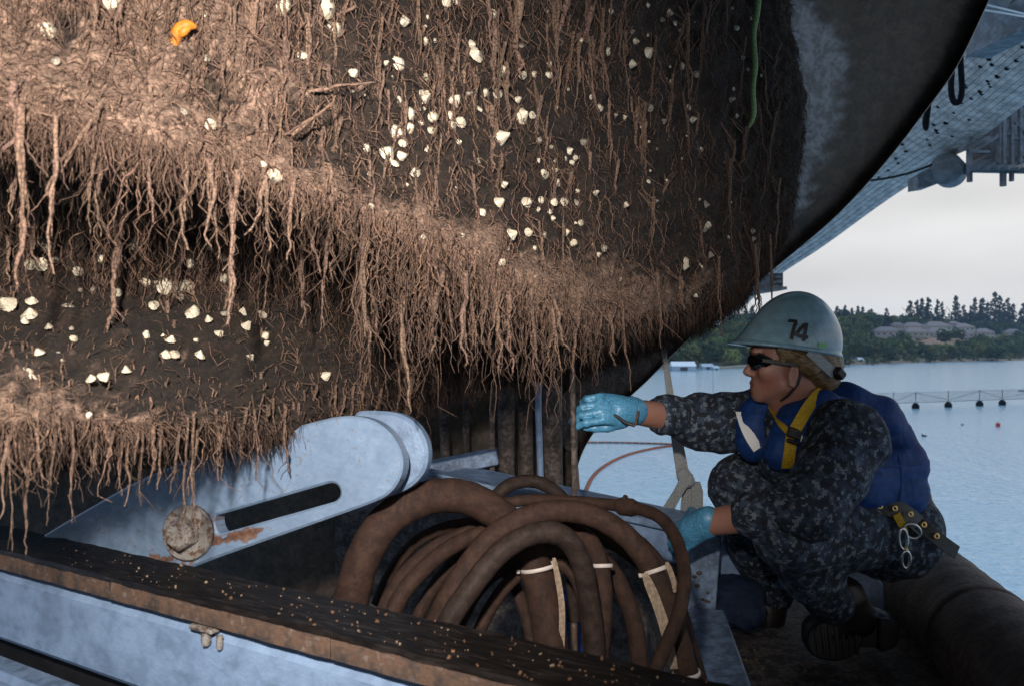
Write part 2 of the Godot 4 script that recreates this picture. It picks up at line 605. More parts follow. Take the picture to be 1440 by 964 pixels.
# ---------------------------------------------------------------- the crusted hull
# each column, left to right: photograph x of the column, then [y, distance] down its profile: two rows on the upper side, the bulge, the hollow under it, the lower ridge, the underside
func hull_columns() -> Array:
	var X := [-700, -160, 0, 160, 320, 480, 640, 800, 920, 1020, 1078, 1112, 1116, 1100]
	var Y := []
	var D := []
	Y.append([-160, 0, 60, 110, 150, 190, 300, 430, 550, 610, 650]); D.append([0.8, 0.84, 0.84, 0.82, 0.82, 0.9, 1.08, 1.12, 0.9, 0.93, 1.2])
	Y.append([-160, 0, 60, 110, 150, 190, 300, 430, 555, 620, 662]); D.append([0.84, 0.88, 0.88, 0.86, 0.86, 0.96, 1.2, 1.22, 0.91, 0.94, 1.22])
	Y.append([-160, 0, 70, 125, 165, 210, 310, 430, 558, 618, 655]); D.append([0.9, 0.94, 0.93, 0.91, 0.91, 1.02, 1.26, 1.26, 0.93, 0.96, 1.25])
	Y.append([-160, 0, 80, 150, 195, 240, 320, 430, 562, 618, 652]); D.append([0.97, 1.02, 1.0, 0.97, 0.97, 1.09, 1.34, 1.34, 1.03, 1.06, 1.34])
	Y.append([-160, 0, 100, 185, 235, 280, 345, 440, 570, 612, 635]); D.append([1.06, 1.11, 1.09, 1.06, 1.06, 1.2, 1.46, 1.48, 1.24, 1.27, 1.5])
	Y.append([-160, 0, 130, 235, 290, 335, 385, 460, 560, 600, 615]); D.append([1.2, 1.25, 1.23, 1.19, 1.18, 1.34, 1.62, 1.70, 1.62, 1.66, 1.85])
	Y.append([-160, 0, 160, 290, 352, 418, 458, 490, 516, 540, 555]); D.append([1.38, 1.44, 1.42, 1.36, 1.34, 1.46, 1.72, 1.95, 2.1, 2.2, 2.35])
	Y.append([-160, 0, 180, 345, 420, 474, 492, 504, 514, 522, 530]); D.append([1.58, 1.66, 1.64, 1.58, 1.56, 1.68, 1.9, 2.1, 2.25, 2.4, 2.55])
	Y.append([-160, 0, 180, 345, 425, 450, 460, 470, 478, 484, 490]); D.append([1.83, 1.9, 1.9, 1.86, 1.86, 1.96, 2.14, 2.3, 2.42, 2.52, 2.65])
	Y.append([-160, 0, 160, 310, 395, 415, 422, 428, 434, 438, 442]); D.append([2.08, 2.14, 2.16, 2.16, 2.18, 2.27, 2.36, 2.45, 2.55, 2.65, 2.75])
	Y.append([-160, 0, 130, 260, 345, 362, 370, 376, 382, 386, 390]); D.append([2.26, 2.31, 2.34, 2.37, 2.4, 2.48, 2.57, 2.66, 2.75, 2.85, 2.95])
	Y.append([-160, 0, 130, 250, 318, 332, 342, 350, 358, 364, 370]); D.append([2.4, 2.46, 2.5, 2.53, 2.56, 2.64, 2.73, 2.82, 2.9, 3.0, 3.1])
	Y.append([-160, 0, 130, 250, 310, 322, 332, 340, 350, 356, 362]); D.append([2.75, 2.8, 2.84, 2.86, 2.9, 2.96, 3.02, 3.1, 3.15, 3.2, 3.25])
	Y.append([-160, 0, 130, 245, 300, 312, 322, 330, 340, 348, 355]); D.append([3.6, 3.6, 3.6, 3.6, 3.6, 3.6, 3.6, 3.6, 3.6, 3.6, 3.6])
	var sway := [0, -12, 10, 3, -12, -20, -24, -28, -30, -32, -34]      # the right edge bows
	var out := []
	for k in X.size():
		var col := []
		for r in 11:
			var x: float = X[k]
			if k >= 11:
				x += sway[r]
			elif k == 10:
				x += sway[r] * 0.6
			col.append(P(x, Y[k][r], D[k][r]))
		# above the frame the hull is carried unseen over the camera, shaped to shade the scene
		var top: Vector3 = col[0]
		var a := top + Vector3(top.x * 0.1, 0.28, 0.25)
		var b := Vector3(a.x * 1.3, maxf(a.y, 1.25) + 0.15, a.z + 1.1)
		var e := Vector3(b.x * 2.6, b.y + 0.10, 4.5)
		out.append([e + Vector3(e.x * 0.1, 0.5, 0.6), e, b, a] + col)
	return out

func ctl(rows: Array, f: float) -> Vector3:
	var k := clampi(int(floor(f)), 0, rows.size() - 2)
	return rows[k].cubic_interpolate(rows[k + 1], rows[maxi(k - 1, 0)], rows[mini(k + 2, rows.size() - 1)], f - k)

func build_hull_skin() -> Geo:
	var cols := hull_columns()
	var per_u := 22
	var fr: Array = []                # places down the profile: coarse overhead, fine in view
	for k in 8: fr.append(k * 0.5)
	for k in 190: fr.append(4.0 + 10.0 * k / 189.0)
	var lines := []
	for c in cols:
		var l := []
		for f in fr:
			l.append(ctl(c, f))
		lines.append(l)
	var nu := (cols.size() - 1) * per_u + 1
	var big := FastNoiseLite.new()
	big.frequency = 7.0; big.seed = 4; big.fractal_octaves = 3
	var small := FastNoiseLite.new()
	small.frequency = 38.0; small.seed = 8; small.fractal_octaves = 3
	var streak := FastNoiseLite.new()
	streak.frequency = 1.0; streak.seed = 15; streak.fractal_octaves = 3
	var base := []
	for j in fr.size():
		var row := []
		var src := []
		for l in lines:
			src.append(l[j])
		for u in nu:
			row.append(ctl(src, float(u) / per_u))
		base.append(row)
	hull_v = []
	hull_n = []
	hull_s = []
	var tint := []
	for j in fr.size():
		var pr := []
		var nr := []
		var cr := []
		var sr := []
		for u in nu:
			var p: Vector3 = base[j][u]
			var du: Vector3 = base[j][mini(u + 1, nu - 1)] - base[j][maxi(u - 1, 0)]
			var dv: Vector3 = base[mini(j + 1, fr.size() - 1)][u] - base[maxi(j - 1, 0)][u]
			var n := dv.cross(du).normalized()
			var r: float = fr[j] - 4.0
			var ux := float(u) / per_u
			var b := big.get_noise_3d(p.x, p.y, p.z)
			var s := small.get_noise_3d(p.x, p.y, p.z)
			var st := streak.get_noise_3d(p.x * 8.0 + p.y * 5.0, (p.y - p.x * 0.45) * 85.0, p.z * 6.0)
			# fine silt lies along the two bulges and over the near end; dark turf holds the rest
			var crest := 1.0 - absf(r - 3.9 + b * 0.5) / 1.0
			if ux < 5.2:
				crest = maxf(crest, clampf((5.0 - ux) * 0.6, 0.0, 1.0) * (1.0 - maxf(0.0, r - 4.4) * 2.2) * (0.75 + b * 1.2))
			if ux > 7.6:
				crest -= (ux - 7.6) * 0.6
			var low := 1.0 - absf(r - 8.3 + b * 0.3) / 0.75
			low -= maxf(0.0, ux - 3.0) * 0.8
			var silt := smoothstep(0.1, 0.42, maxf(crest, low * 0.42) + s * 0.35)  # silt thinned on the lower bulge in place of weaker light
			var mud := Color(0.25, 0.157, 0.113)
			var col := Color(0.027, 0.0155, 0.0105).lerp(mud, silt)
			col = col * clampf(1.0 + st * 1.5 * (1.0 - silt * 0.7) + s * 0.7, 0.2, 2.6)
			col.a = 1.0
			var h := b * 0.022 + s * 0.009 * (1.0 - silt * 0.6) + st * 0.008 * (1.0 - silt * 0.75)
			if j == 0 or u == 0:
				h = 0.0
			pr.append(p + n * h)
			nr.append(n)
			cr.append(col)
			sr.append(silt)
			if j >= 8 and u < nu - 16:
				var q := px_of(p)
				var key := Vector2i(int(floor(q.x / 10.0)), int(floor(q.y / 10.0)))
				if not bucket.has(key):
					bucket[key] = []
				bucket[key].append(Vector2i(j, u))
		hull_v.append(pr); hull_n.append(nr); tint.append(cr); hull_s.append(sr)
	var g := Geo.new()
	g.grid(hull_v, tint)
	# inner skin, so that the hull is solid
	var back := []
	var bcol := []
	for j in range(0, fr.size() + 3, 4):
		var row := []
		var jj := mini(j, fr.size() - 1)
		var cr := []
		for u in range(nu - 1, -1, -4):
			row.append(base[jj][u] - hull_n[jj][u] * 0.045)
			cr.append(Color(0.05, 0.03, 0.022))
		back.append(row)
		bcol.append(cr)
	g.grid(back, bcol)
	return g

func hull_at(x: float, y: float, jitter := 0) -> Vector2i:      # nearest hull point that the eye meets there
	var best := Vector2i(-1, -1)
	var bd := 1e9
	var kx := int(floor(x / 10.0))
	var ky := int(floor(y / 10.0))
	for reach in [0, 1, 2]:
		for ax in range(-reach, reach + 1):
			for ay in range(-reach, reach + 1):
				for q in bucket.get(Vector2i(kx + ax, ky + ay), []):
					var d: float = -hull_v[q.x][q.y].z
					if d < bd:
						bd = d; best = q
		if best.x >= 0:
			return best
	return best

var strand_tone := 1.0

func strand_path(a: Vector3, b: Vector3, wob: float, n: int) -> Array:
	var out := []
	var o1 := rng.randf() * 9.0
	var o2 := rng.randf() * 9.0
	for k in n + 1:
		var t := float(k) / n
		var w := wob * sqrt(t)
		out.append(a.lerp(b, t) + Vector3(sin(t * 7.0 + o1) + 0.5 * sin(t * 19.0 + o2) + rng.randf_range(-0.35, 0.35), 0.25 * sin(t * 13.0 + o1), cos(t * 8.0 + o2) + rng.randf_range(-0.3, 0.3)) * w)
	return out

func rope(g: Geo, a: Vector3, b: Vector3, r0: float, r1: float, wob: float, sides := 6, lumps := 0.25) -> Array:
	var n := clampi(int(a.distance_to(b) / 0.007), 4, 44)
	var pts := strand_path(a, b, wob, n)
	var rad := []
	for k in n + 1:
		rad.append(lerpf(r0, r1, pow(float(k) / n, 0.8)) * (1.0 + rng.randf_range(-lumps, lumps)))
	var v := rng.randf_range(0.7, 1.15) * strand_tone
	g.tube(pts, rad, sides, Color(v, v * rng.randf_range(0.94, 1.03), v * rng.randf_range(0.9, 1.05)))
	return pts

# a hanging strand of growth: threads gather from the hull into one stem, side threads fork off
func strand(x: float, y: float, x2: float, y2: float, wide: float, roots: int, spreadpx: float, forks: int) -> Geo:
	var q := hull_at(x, y)
	if q.x < 0:
		return null
	var a: Vector3 = hull_v[q.x][q.y]
	var nn: Vector3 = hull_n[q.x][q.y]
	var d := -a.z - 0.012
	var r := wide * 0.36 / F * d
	var st := P(x, y, d) + nn * 0.004
	var en := P(x2, y2, d + rng.randf_range(-0.02, 0.02))
	var g := Geo.new()
	var pts := rope(g, st, en, r, r * 0.34, r * 0.9 + 0.0012, 7, 0.24)
	# the stem itself is a few threads felted together
	for k in 2:
		var o := Vector3(rng.randf_range(-1, 1), 0, rng.randf_range(-1, 1)) * r * 0.8
		rope(g, st + o, en.lerp(st, rng.randf_range(0.1, 0.5)) + o * 0.6, r * 0.5, r * 0.25, r * 0.4, 5, 0.3)
	for k in roots:
		var rx := x + rng.randf_range(-1.0, 1.0) * spreadpx
		var ry := y - rng.randf_range(0.3, 1.2) * maxf(spreadpx, 16.0)
		var q2 := hull_at(rx, ry)
		if q2.x < 0:
			continue
		var p: Vector3 = hull_v[q2.x][q2.y]
		if p.distance_to(st) > 0.12:
			continue
		rope(g, p, pts[mini(int(pts.size() * rng.randf_range(0.02, 0.3)), pts.size() - 1)], r * rng.randf_range(0.3, 0.6), r * 0.35, r * 0.4, 5)
	for k in forks:
		var p: Vector3 = pts[int((0.15 + 0.75 * rng.randf()) * (pts.size() - 1))]
		var l := st.distance_to(en) * rng.randf_range(0.12, 0.4)
		rope(g, p, p + Vector3(rng.randf_range(-0.7, 0.7) * l, -l * rng.randf_range(0.5, 1.0), rng.randf_range(-0.4, 0.4) * l), r * 0.35, r * 0.15, r * 0.5, 4)
	# bristle on the stem
	for k in int(st.distance_to(en) / 0.006):
		var p: Vector3 = pts[rng.randi() % pts.size()]
		var e := Vector3(rng.randf_range(-1, 1), rng.randf_range(-1.6, 0.1), rng.randf_range(-1, 1)).normalized() * r * rng.randf_range(1.2, 2.6)
		g.tube([p, p + e * 0.6 + Vector3(0, -0.1, 0) * r, p + e], [r * 0.14, r * 0.1, r * 0.04], 3, g3(rng.randf_range(0.6, 1.1)), false)
	return g

func barnacle_mesh() -> ArrayMesh:       # a ring of leaning wall plates round a sunken mouth
	var g := Geo.new()
	var k := rng.randi_range(4, 6)
	var tall := rng.randf_range(0.7, 1.15)
	var lean := Vector3(rng.randf_range(-0.25, 0.25), 0, rng.randf_range(-0.25, 0.25))
	var mouth := rng.randf_range(0.10, 0.24)
	var at := rng.randf() * TAU
	for s in k:
		var a0 := at + TAU * s / k
		var a1 := at + TAU * (s + 1) / k
		var am := (a0 + a1) / 2.0
		var rb := rng.randf_range(0.9, 1.1)
		var h := tall * rng.randf_range(0.85, 1.12)
		var gap := 0.015
		var b0 := Vector3(cos(a0 + gap), 0, sin(a0 + gap)) * rb
		var b1 := Vector3(cos(a1 - gap), 0, sin(a1 - gap)) * rb
		var bm := Vector3(cos(am), 0, sin(am)) * rb * 1.02
		var up := Vector3(0, h, 0) + lean
		var t0 := up + Vector3(cos(a0 + gap), 0, sin(a0 + gap)) * mouth
		var t1 := up + Vector3(cos(a1 - gap), 0, sin(a1 - gap)) * mouth
		var tm := up + Vector3(cos(am), 0.12, sin(am)) * mouth * 1.1
		var tone := rng.randf_range(0.7, 1.0)
		var c := Color(tone, tone * 0.985, tone * 0.95)
		g.quad(b0, t0, tm, bm, c); g.quad(bm, tm, t1, b1, c)
		var dn := up * 0.55
		g.quad(tm, t0, dn + (t0 - up) * 0.7, dn + (tm - up) * 0.7, g3(0.25)); g.quad(t1, tm, dn + (tm - up) * 0.7, dn + (t1 - up) * 0.7, g3(0.25))
		g.face([dn, dn + (t1 - up) * 0.7, dn + (t0 - up) * 0.7], g3(0.08))
		g.quad(b0 * 0.8, t0 * 0.97, t0, b0, c * 0.6)
	return g.mesh()

func build_crusted_hull() -> void:
	var hull := thing("crusted_hull", "dark hull overhead thickly crusted with brown sea growth, white barnacles and hanging strands", "ship hull")
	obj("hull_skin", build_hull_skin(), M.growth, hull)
	var fl := Geo.new()  # unseen side wall, added to keep sky light out on the left
	var fw := []
	for k in [[-1.0, -5.4], [0.2, -6.2], [1.3, -6.0], [1.75, -5.6]]:
		var row := []
		for z in [6.0, 3.5, 2.0, 0.0, -2.2, -4.6, -8.2]:
			row.append(Vector3(k[1] - 0.08 * z, k[0], z))
		fw.append(row)
	fw.reverse()
	fl.grid(fw)
	fw.reverse()
	fl.grid(fw.map(func(r): return r.map(func(q): return q + Vector3(-0.1, 0.05, 0))))
	var out_l := []
	for j in range(0, hull_v.size(), 5):
		out_l.append([hull_v[j][0] + Vector3(-5.2, 0.1, 0), hull_v[j][0] + Vector3(-2.0, 0, 0), hull_v[j][0]])
	fl.grid(out_l)
	obj("shade_flank", fl, M.growth_bare, hull)
	# barnacles: the clusters one can point at, then a scatter
	var kinds := []
	for k in 8:
		kinds.append(barnacle_mesh())
	var spots: Array = []
	for s in [[64, 42, 24], [78, 86, 12], [155, 2, 26], [258, 157, 12], [295, 176, 17], [285, 20, 11], [290, 82, 11], [398, 8, 26], [458, 12, 28], [470, 42, 22], [425, 78, 14], [372, 232, 12], [385, 248, 22], [428, 290, 20], [272, 232, 13]]:
		spots.append(s)
	for s in [[628, 3, 16], [643, 0, 14], [568, 30, 15], [598, 24, 13], [593, 38, 14], [594, 58, 17], [668, 76, 26], [663, 62, 13], [560, 90, 22], [496, 103, 15], [598, 108, 12], [705, 100, 18], [735, 106, 12], [593, 136, 24], [560, 142, 13], [577, 160, 19], [608, 165, 17], [638, 143, 20], [670, 156, 18], [633, 163, 13]]:
		spots.append(s)
	for s in [[635, 177, 14], [648, 172, 17], [555, 186, 21], [576, 180, 15], [590, 176, 15], [606, 185, 15], [566, 202, 13], [600, 208, 17], [543, 217, 23], [563, 220, 15], [555, 230, 13], [583, 242, 17], [511, 187, 11], [515, 208, 12], [732, 163, 24], [702, 194, 22], [645, 200, 9], [782, 12, 12], [693, 20, 14], [680, 130, 15], [700, 132, 14], [657, 130, 12]]:
		spots.append(s)
	for s in [[758, 198, 10], [820, 200, 11], [800, 213, 13], [793, 223, 11], [757, 226, 8], [765, 245, 14], [779, 240, 11], [783, 256, 13], [708, 260, 11], [701, 285, 17], [740, 285, 17], [793, 284, 12], [810, 286, 12], [773, 298, 8], [718, 330, 18], [743, 327, 13], [796, 327, 11], [807, 342, 11], [849, 349, 12], [842, 151, 14], [891, 58, 13], [911, 75, 16], [888, 90, 13], [940, 18, 11], [930, 28, 9], [942, 116, 9], [914, 152, 12], [852, 72, 14], [878, 166, 9]]:
		spots.append(s)
	for s in [[12, 430, 26], [42, 446, 24], [95, 436, 20], [58, 372, 18], [42, 372, 16], [175, 476, 20], [202, 478, 18], [230, 402, 28], [260, 404, 20], [251, 416, 14], [268, 371, 14], [272, 444, 26], [293, 450, 11], [307, 470, 14], [345, 460, 16], [245, 498, 14], [280, 500, 15], [128, 533, 14], [144, 531, 17], [125, 583, 10], [36, 524, 18], [45, 535, 15], [350, 504, 13], [372, 472, 13], [373, 372, 13], [55, 340, 20], [245, 340, 14], [190, 345, 22]]:
		spots.append(s)
	for k in 50:      # a sparse litter of small ones on the right flank
		spots.append([rng.randf_range(760, 1085), rng.randf_range(10, 360), rng.randf_range(4, 9)])
	for k in 80:
		spots.append([rng.randf_range(480, 1000), rng.randf_range(0, 420), rng.randf_range(4, 12)])
	for k in 46:
		spots.append([rng.randf_range(10, 480), rng.randf_range(300, 545), rng.randf_range(5, 16)])
	var count := 0
	for s in spots:
		var q := hull_at(s[0], s[1])
		if q.x < 0 or count >= 298:
			continue
		count += 1
		var p: Vector3 = hull_v[q.x][q.y]
		p = P(s[0], s[1], -p.z)
		var n: Vector3 = hull_n[q.x][q.y]
		n = (n + Vector3(rng.randf_range(-0.5, 0.5), rng.randf_range(-0.5, 0.3), rng.randf_range(-0.1, 0.5))).normalized()
		var r: float = s[2] * 0.5 / F * -p.z
		var xa := n.cross(Vector3(rng.randf_range(-1, 1), rng.randf_range(-1, 1), 0.3)).normalized()
		var bs := Basis(xa, n, xa.cross(n)).scaled_local(Vector3(r, r * rng.randf_range(1.0, 1.5), r))
		put_mesh("barnacle", kinds[rng.randi() % 8], M.shell_grey if s[2] < 13 and rng.randf() < 0.3 else M.shell, hull, Transform3D(bs, p + n * r * 0.1))
	# strands
	var done := 0
	var big := [[30, 150, 28, 400, 17, 6, 34, 1], [78, 165, 70, 385, 10, 4, 20, 2], [50, 290, 45, 372, 12, 3, 20, 1], [168, 285, 148, 518, 15, 9, 55, 2], [262, 222, 257, 352, 9, 3, 14, 1], [297, 225, 294, 345, 11, 4, 16, 1], [333, 238, 320, 456, 14, 7, 34, 2], [374, 246, 352, 330, 9, 3, 14, 1], [411, 252, 403, 366, 8, 3, 14, 1], [20, 120, 22, 210, 20, 4, 24, 0], [140, 150, 62, 275, 12, 4, 24, 1], [10, 330, 12, 395, 8, 2, 8, 0]]
	for s in big + [[355, 5, 322, 225, 17, 5, 14, 0], [430, 20, 438, 200, 9, 3, 14, 1], [130, 0, 135, 55, 9, 2, 8, 0], [497, 10, 440, 40, 8, 2, 8, 0], [345, 0, 360, 55, 9, 2, 8, 0], [622, 40, 624, 172, 8, 3, 10, 1], [690, 150, 680, 312, 10, 4, 24, 2], [694, 40, 696, 150, 11, 3, 12, 1], [728, 0, 727, 108, 18, 5, 16, 1], [795, 0, 768, 110, 13, 4, 20, 2], [830, 10, 812, 122, 13, 4, 16, 1], [812, 60, 812, 152, 7, 2, 8, 1]]:
		var g := strand(s[0], s[1], s[2], s[3], s[4], s[5], s[6], s[7])
		if g:
			obj("strand", g, M.strand, hull); done += 1
	for s in [[855, 140, 858, 232, 6, 2, 9, 1], [895, 150, 890, 290, 9, 5, 18, 2], [905, 170, 905, 250, 8, 4, 14, 1], [828, 215, 828, 305, 6, 3, 12, 1], [868, 225, 858, 308, 5, 2, 8, 1], [965, 20, 970, 130, 8, 3, 12, 2], [980, 160, 972, 300, 6, 3, 14, 2], [1020, 0, 1018, 62, 5, 2, 6, 0], [1095, 250, 1090, 350, 6, 4, 10, 2], [1072, 100, 1082, 168, 6, 2, 6, 0], [650, 100, 655, 230, 7, 3, 10, 2], [618, 190, 612, 290, 4, 2, 6, 1], [432, 130, 520, 115, 8, 2, 5, 0], [408, 192, 476, 135, 8, 2, 5, 0], [510, 120, 420, 190, 9, 2, 5, 0]]:
		var g := strand(s[0], s[1], s[2], s[3], s[4], s[5], s[6], s[7])
		if g:
			obj("strand", g, M.strand, hull); done += 1
	# the fringe under the first bulge: x, length
	var f1 := [[452, 90], [470, 75], [492, 60], [505, 120], [521, 165], [530, 150], [545, 70], [566, 160], [575, 205], [588, 120], [600, 190], [607, 150], [622, 95], [640, 105], [655, 135], [668, 90], [676, 115], [690, 80], [704, 110], [718, 120], [730, 80], [745, 95], [757, 110], [770, 95], [785, 85], [797, 80], [812, 70], [838, 60], [860, 75], [885, 62]]
	strand_tone = 0.75
	for s in f1:
		if rng.randf() < 0.2:
			continue
		var x: float = s[0]
		var y := lerpf(300, 420, clampf((x - 450) / 330.0, 0, 1)) + rng.randf_range(0, 26)
		var g := strand(x + rng.randf_range(-22, 16), y + rng.randf_range(-12, 8), x + rng.randf_range(-6, 6), y + s[1] * rng.randf_range(0.75, 1.1), rng.randf_range(4, 11), 4, 22, 3)
		if g:
			obj("strand", g, M.strand, hull); done += 1
	strand_tone = 0.7  # darkened to paint in the shade under the lower bulge
	# the fringe under the lower bulge, down over the plates
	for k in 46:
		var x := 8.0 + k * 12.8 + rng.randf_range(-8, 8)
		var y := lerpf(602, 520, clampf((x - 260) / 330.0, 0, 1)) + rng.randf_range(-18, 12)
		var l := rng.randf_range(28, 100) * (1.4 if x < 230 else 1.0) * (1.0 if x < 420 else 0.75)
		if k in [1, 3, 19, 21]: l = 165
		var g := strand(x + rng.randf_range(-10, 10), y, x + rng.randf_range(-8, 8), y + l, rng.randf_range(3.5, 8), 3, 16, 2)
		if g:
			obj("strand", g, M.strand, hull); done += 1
	strand_tone = 0.8
	# thin ones over the whole of it
	while done < 296:
		var x := rng.randf_range(10, 1100)
		var y := rng.randf_range(-10, 540)
		if x < 300 and y < 200 and rng.randf() < 0.6:
			continue
		if y > lerpf(600, 380, clampf((x - 500) / 600.0, 0, 1)):
			continue
		if rng.randf() < 0.55:
			y = rng.randf_range(-40, 260)
			x = rng.randf_range(300, 1100)
		var l := rng.randf_range(35, 135)
		var g := strand(x, y, x + rng.randf_range(-22, 14), y + l, rng.randf_range(2.5, 8.5), 4, 20, 4)
		if g:
			obj("strand", g, M.strand, hull)
		done += 1
	# fine turf of short threads all over
	var turf := Geo.new()
	var tries := 0
	while tries < 42000:
		tries += 1
		var j := rng.randi_range(10, hull_v.size() - 3)
		var u := rng.randi_range(24, hull_v[0].size() - 24)
		var p: Vector3 = hull_v[j][u]
		var s := px_of(p)
		if s.x < -30 or s.x > 1150 or s.y < -40 or s.y > 700:
			continue
		var n: Vector3 = hull_n[j][u]
		var along: Vector3 = (hull_v[j][u - 6] - hull_v[j][u + 6]).normalized()
		var l := rng.randf_range(0.010, 0.042)
		var dir := (along * rng.randf_range(-0.9, 1.0) + n * rng.randf_range(0.05, 0.5) + Vector3(rng.randf_range(-0.4, 0.4), rng.randf_range(-2.2, 0.1), 0)).normalized() * l
		var w := rng.randf_range(0.0003, 0.0010)
		var tone: float = lerpf(pow(rng.randf(), 1.6) * 0.75 + 0.10, rng.randf_range(0.6, 1.1), hull_s[j][u])
		turf.tube([p - n * 0.003, p + dir * 0.5 + n * 0.004, p + dir + Vector3(0, -l * 0.2, 0)], [w, w * 0.8, w * 0.3], 3, Color(tone, tone * 0.96, tone * 0.95), false)
	# long thin threads hanging from the lips
	for k in 850:
		var x := rng.randf_range(-10, 1110)
		var low := rng.randf() < 0.45
		var y := 0.0
		if low:
			x = rng.randf_range(-10, 640)
			y = lerpf(602, 520, clampf((x - 260) / 330.0, 0, 1)) + rng.randf_range(-70, 25)
		else:
			y = (lerpf(150, 425, clampf(x / 800.0, 0, 1)) if x < 800 else lerpf(425, 330, (x - 800) / 310.0)) + rng.randf_range(-80, 60)
			if x < 420 and rng.randf() < 0.5:
				continue
		var q := hull_at(x, y)
		if q.x < 0:
			continue
		var p: Vector3 = hull_v[q.x][q.y] + hull_n[q.x][q.y] * 0.004
		var l := rng.randf_range(0.02, 0.085)
		var e := p + Vector3(rng.randf_range(-0.35, 0.35) * l, -l, rng.randf_range(-0.3, 0.3) * l)
		var w := rng.randf_range(0.0004, 0.0012)
		var tone := rng.randf_range(0.35, 1.0) * 0.75
		var pts := strand_path(p, e, l * 0.06, 7)
		turf.tube(pts, [w, w * 0.3], 4, Color(tone, tone * 0.97, tone * 0.95), false)
	# the deep fringe before the hollow, from the middle to the hand
	for k in 480:
		var x := rng.randf_range(500, 850)
		var y := lerpf(330, 440, clampf((x - 500) / 300.0, 0, 1)) + rng.randf_range(-10, 42)
		var q := hull_at(x, y)
		if q.x < 0:
			continue
		var p: Vector3 = hull_v[q.x][q.y]
		var l := (0.05 + 0.19 * pow(rng.randf(), 1.4)) * (0.75 + 0.4 * sin(x * 0.11) * sin(x * 0.037)) * (1.0 - maxf(0.0, x - 760.0) / 180.0)
		var e := p + Vector3(rng.randf_range(-0.2, 0.15) * l, -l, rng.randf_range(-0.25, 0.1) * l)
		var w := rng.randf_range(0.0006, 0.0017)
		var tone := rng.randf_range(0.25, 0.75)
		turf.tube(strand_path(p, e, l * rng.randf_range(0.03, 0.08), 9), spread([w, w * 0.8, w * 0.3], 10), 4, Color(tone, tone * 0.95, tone * 0.92), false)
	# curly loose threads all over the upper face
	for k in 2300:
		var x := rng.randf_range(120, 1112)
		var y := rng.randf_range(-30, 400)
		if k % 4 == 0:
			x = rng.randf_range(-10, 620)
			y = rng.randf_range(280, 600)
		var q := hull_at(x, y)
		if q.x < 0:
			continue
		var p: Vector3 = hull_v[q.x][q.y] + hull_n[q.x][q.y] * rng.randf_range(0.002, 0.012)
		var l := rng.randf_range(0.02, 0.11)
		var e := p + Vector3(rng.randf_range(-0.5, 0.4) * l, -l, rng.randf_range(-0.1, 0.3) * l)
		var w := rng.randf_range(0.0005, 0.0015)
		var tone := rng.randf_range(0.3, 1.05)
		var n := clampi(int(l / 0.008), 4, 10)
		turf.tube(strand_path(p, e, l * rng.randf_range(0.05, 0.13), n), spread([w, w * 0.8, w * 0.3], n + 1), 4, Color(tone, tone * rng.randf_range(0.88, 0.98), tone * rng.randf_range(0.8, 0.95)), false)
	var t := obj("turf", turf, M.strand, hull)
	t.set_meta("kind", "stuff")
	# a bright orange sponge, and two green weed stems
	var q := hull_at(262, 45)
	var d: float = -hull_v[q.x][q.y].z - 0.012
	var sp := Geo.new()
	sp.tube(curve([P(276, 38, d), P(262, 36, d - 0.006), P(250, 46, d - 0.004), P(246, 58, d), P(242, 76, d)], 5), spread([0.002, 0.007, 0.009, 0.008, 0.006, 0.002], 21), 8)
	sp.tube(curve([P(272, 34, d), P(258, 44, d - 0.01), P(252, 52, d)], 5), spread([0.002, 0.006, 0.003], 11), 8)
	obj("sponge", sp, M.sponge, hull).set_meta("label", "bright orange sponge curled among the brown growth")
	var wd := Geo.new()
	var dq := hull_at(1064, 30)
	d = -hull_v[dq.x][dq.y].z - 0.05
	wd.tube(curve([P(1066, -60, d), P(1066, 5, d), P(1060, 50, d), P(1062, 90, d), P(1059, 125, d - 0.01), P(1060, 160, d), P(1053, 180, d)], 6), spread([0.008, 0.009, 0.007, 0.0085, 0.007, 0.008, 0.003], 37), 8)
	obj("weed_stem", wd, M.weed, hull).set_meta("label", "long bright green weed stem hanging near the hull edge")
	wd = Geo.new()
	wd.tube(curve([P(1021, -40, d), P(1019, 20, d), P(1018, 45, d), P(1016, 66, d)], 6), spread([0.005, 0.0055, 0.005, 0.002], 19), 7)
	obj("weed_stem", wd, M.weed, hull).set_meta("label", "short yellow-green weed stem beside the long one")
	wd = Geo.new()
	wd.tube(curve([P(1083, 330, d + 0.1), P(1085, 385, d + 0.1), P(1086, 432, d + 0.1)], 6), spread([0.004, 0.004, 0.0015], 13), 6)
	obj("strand", wd, M.strand, hull)

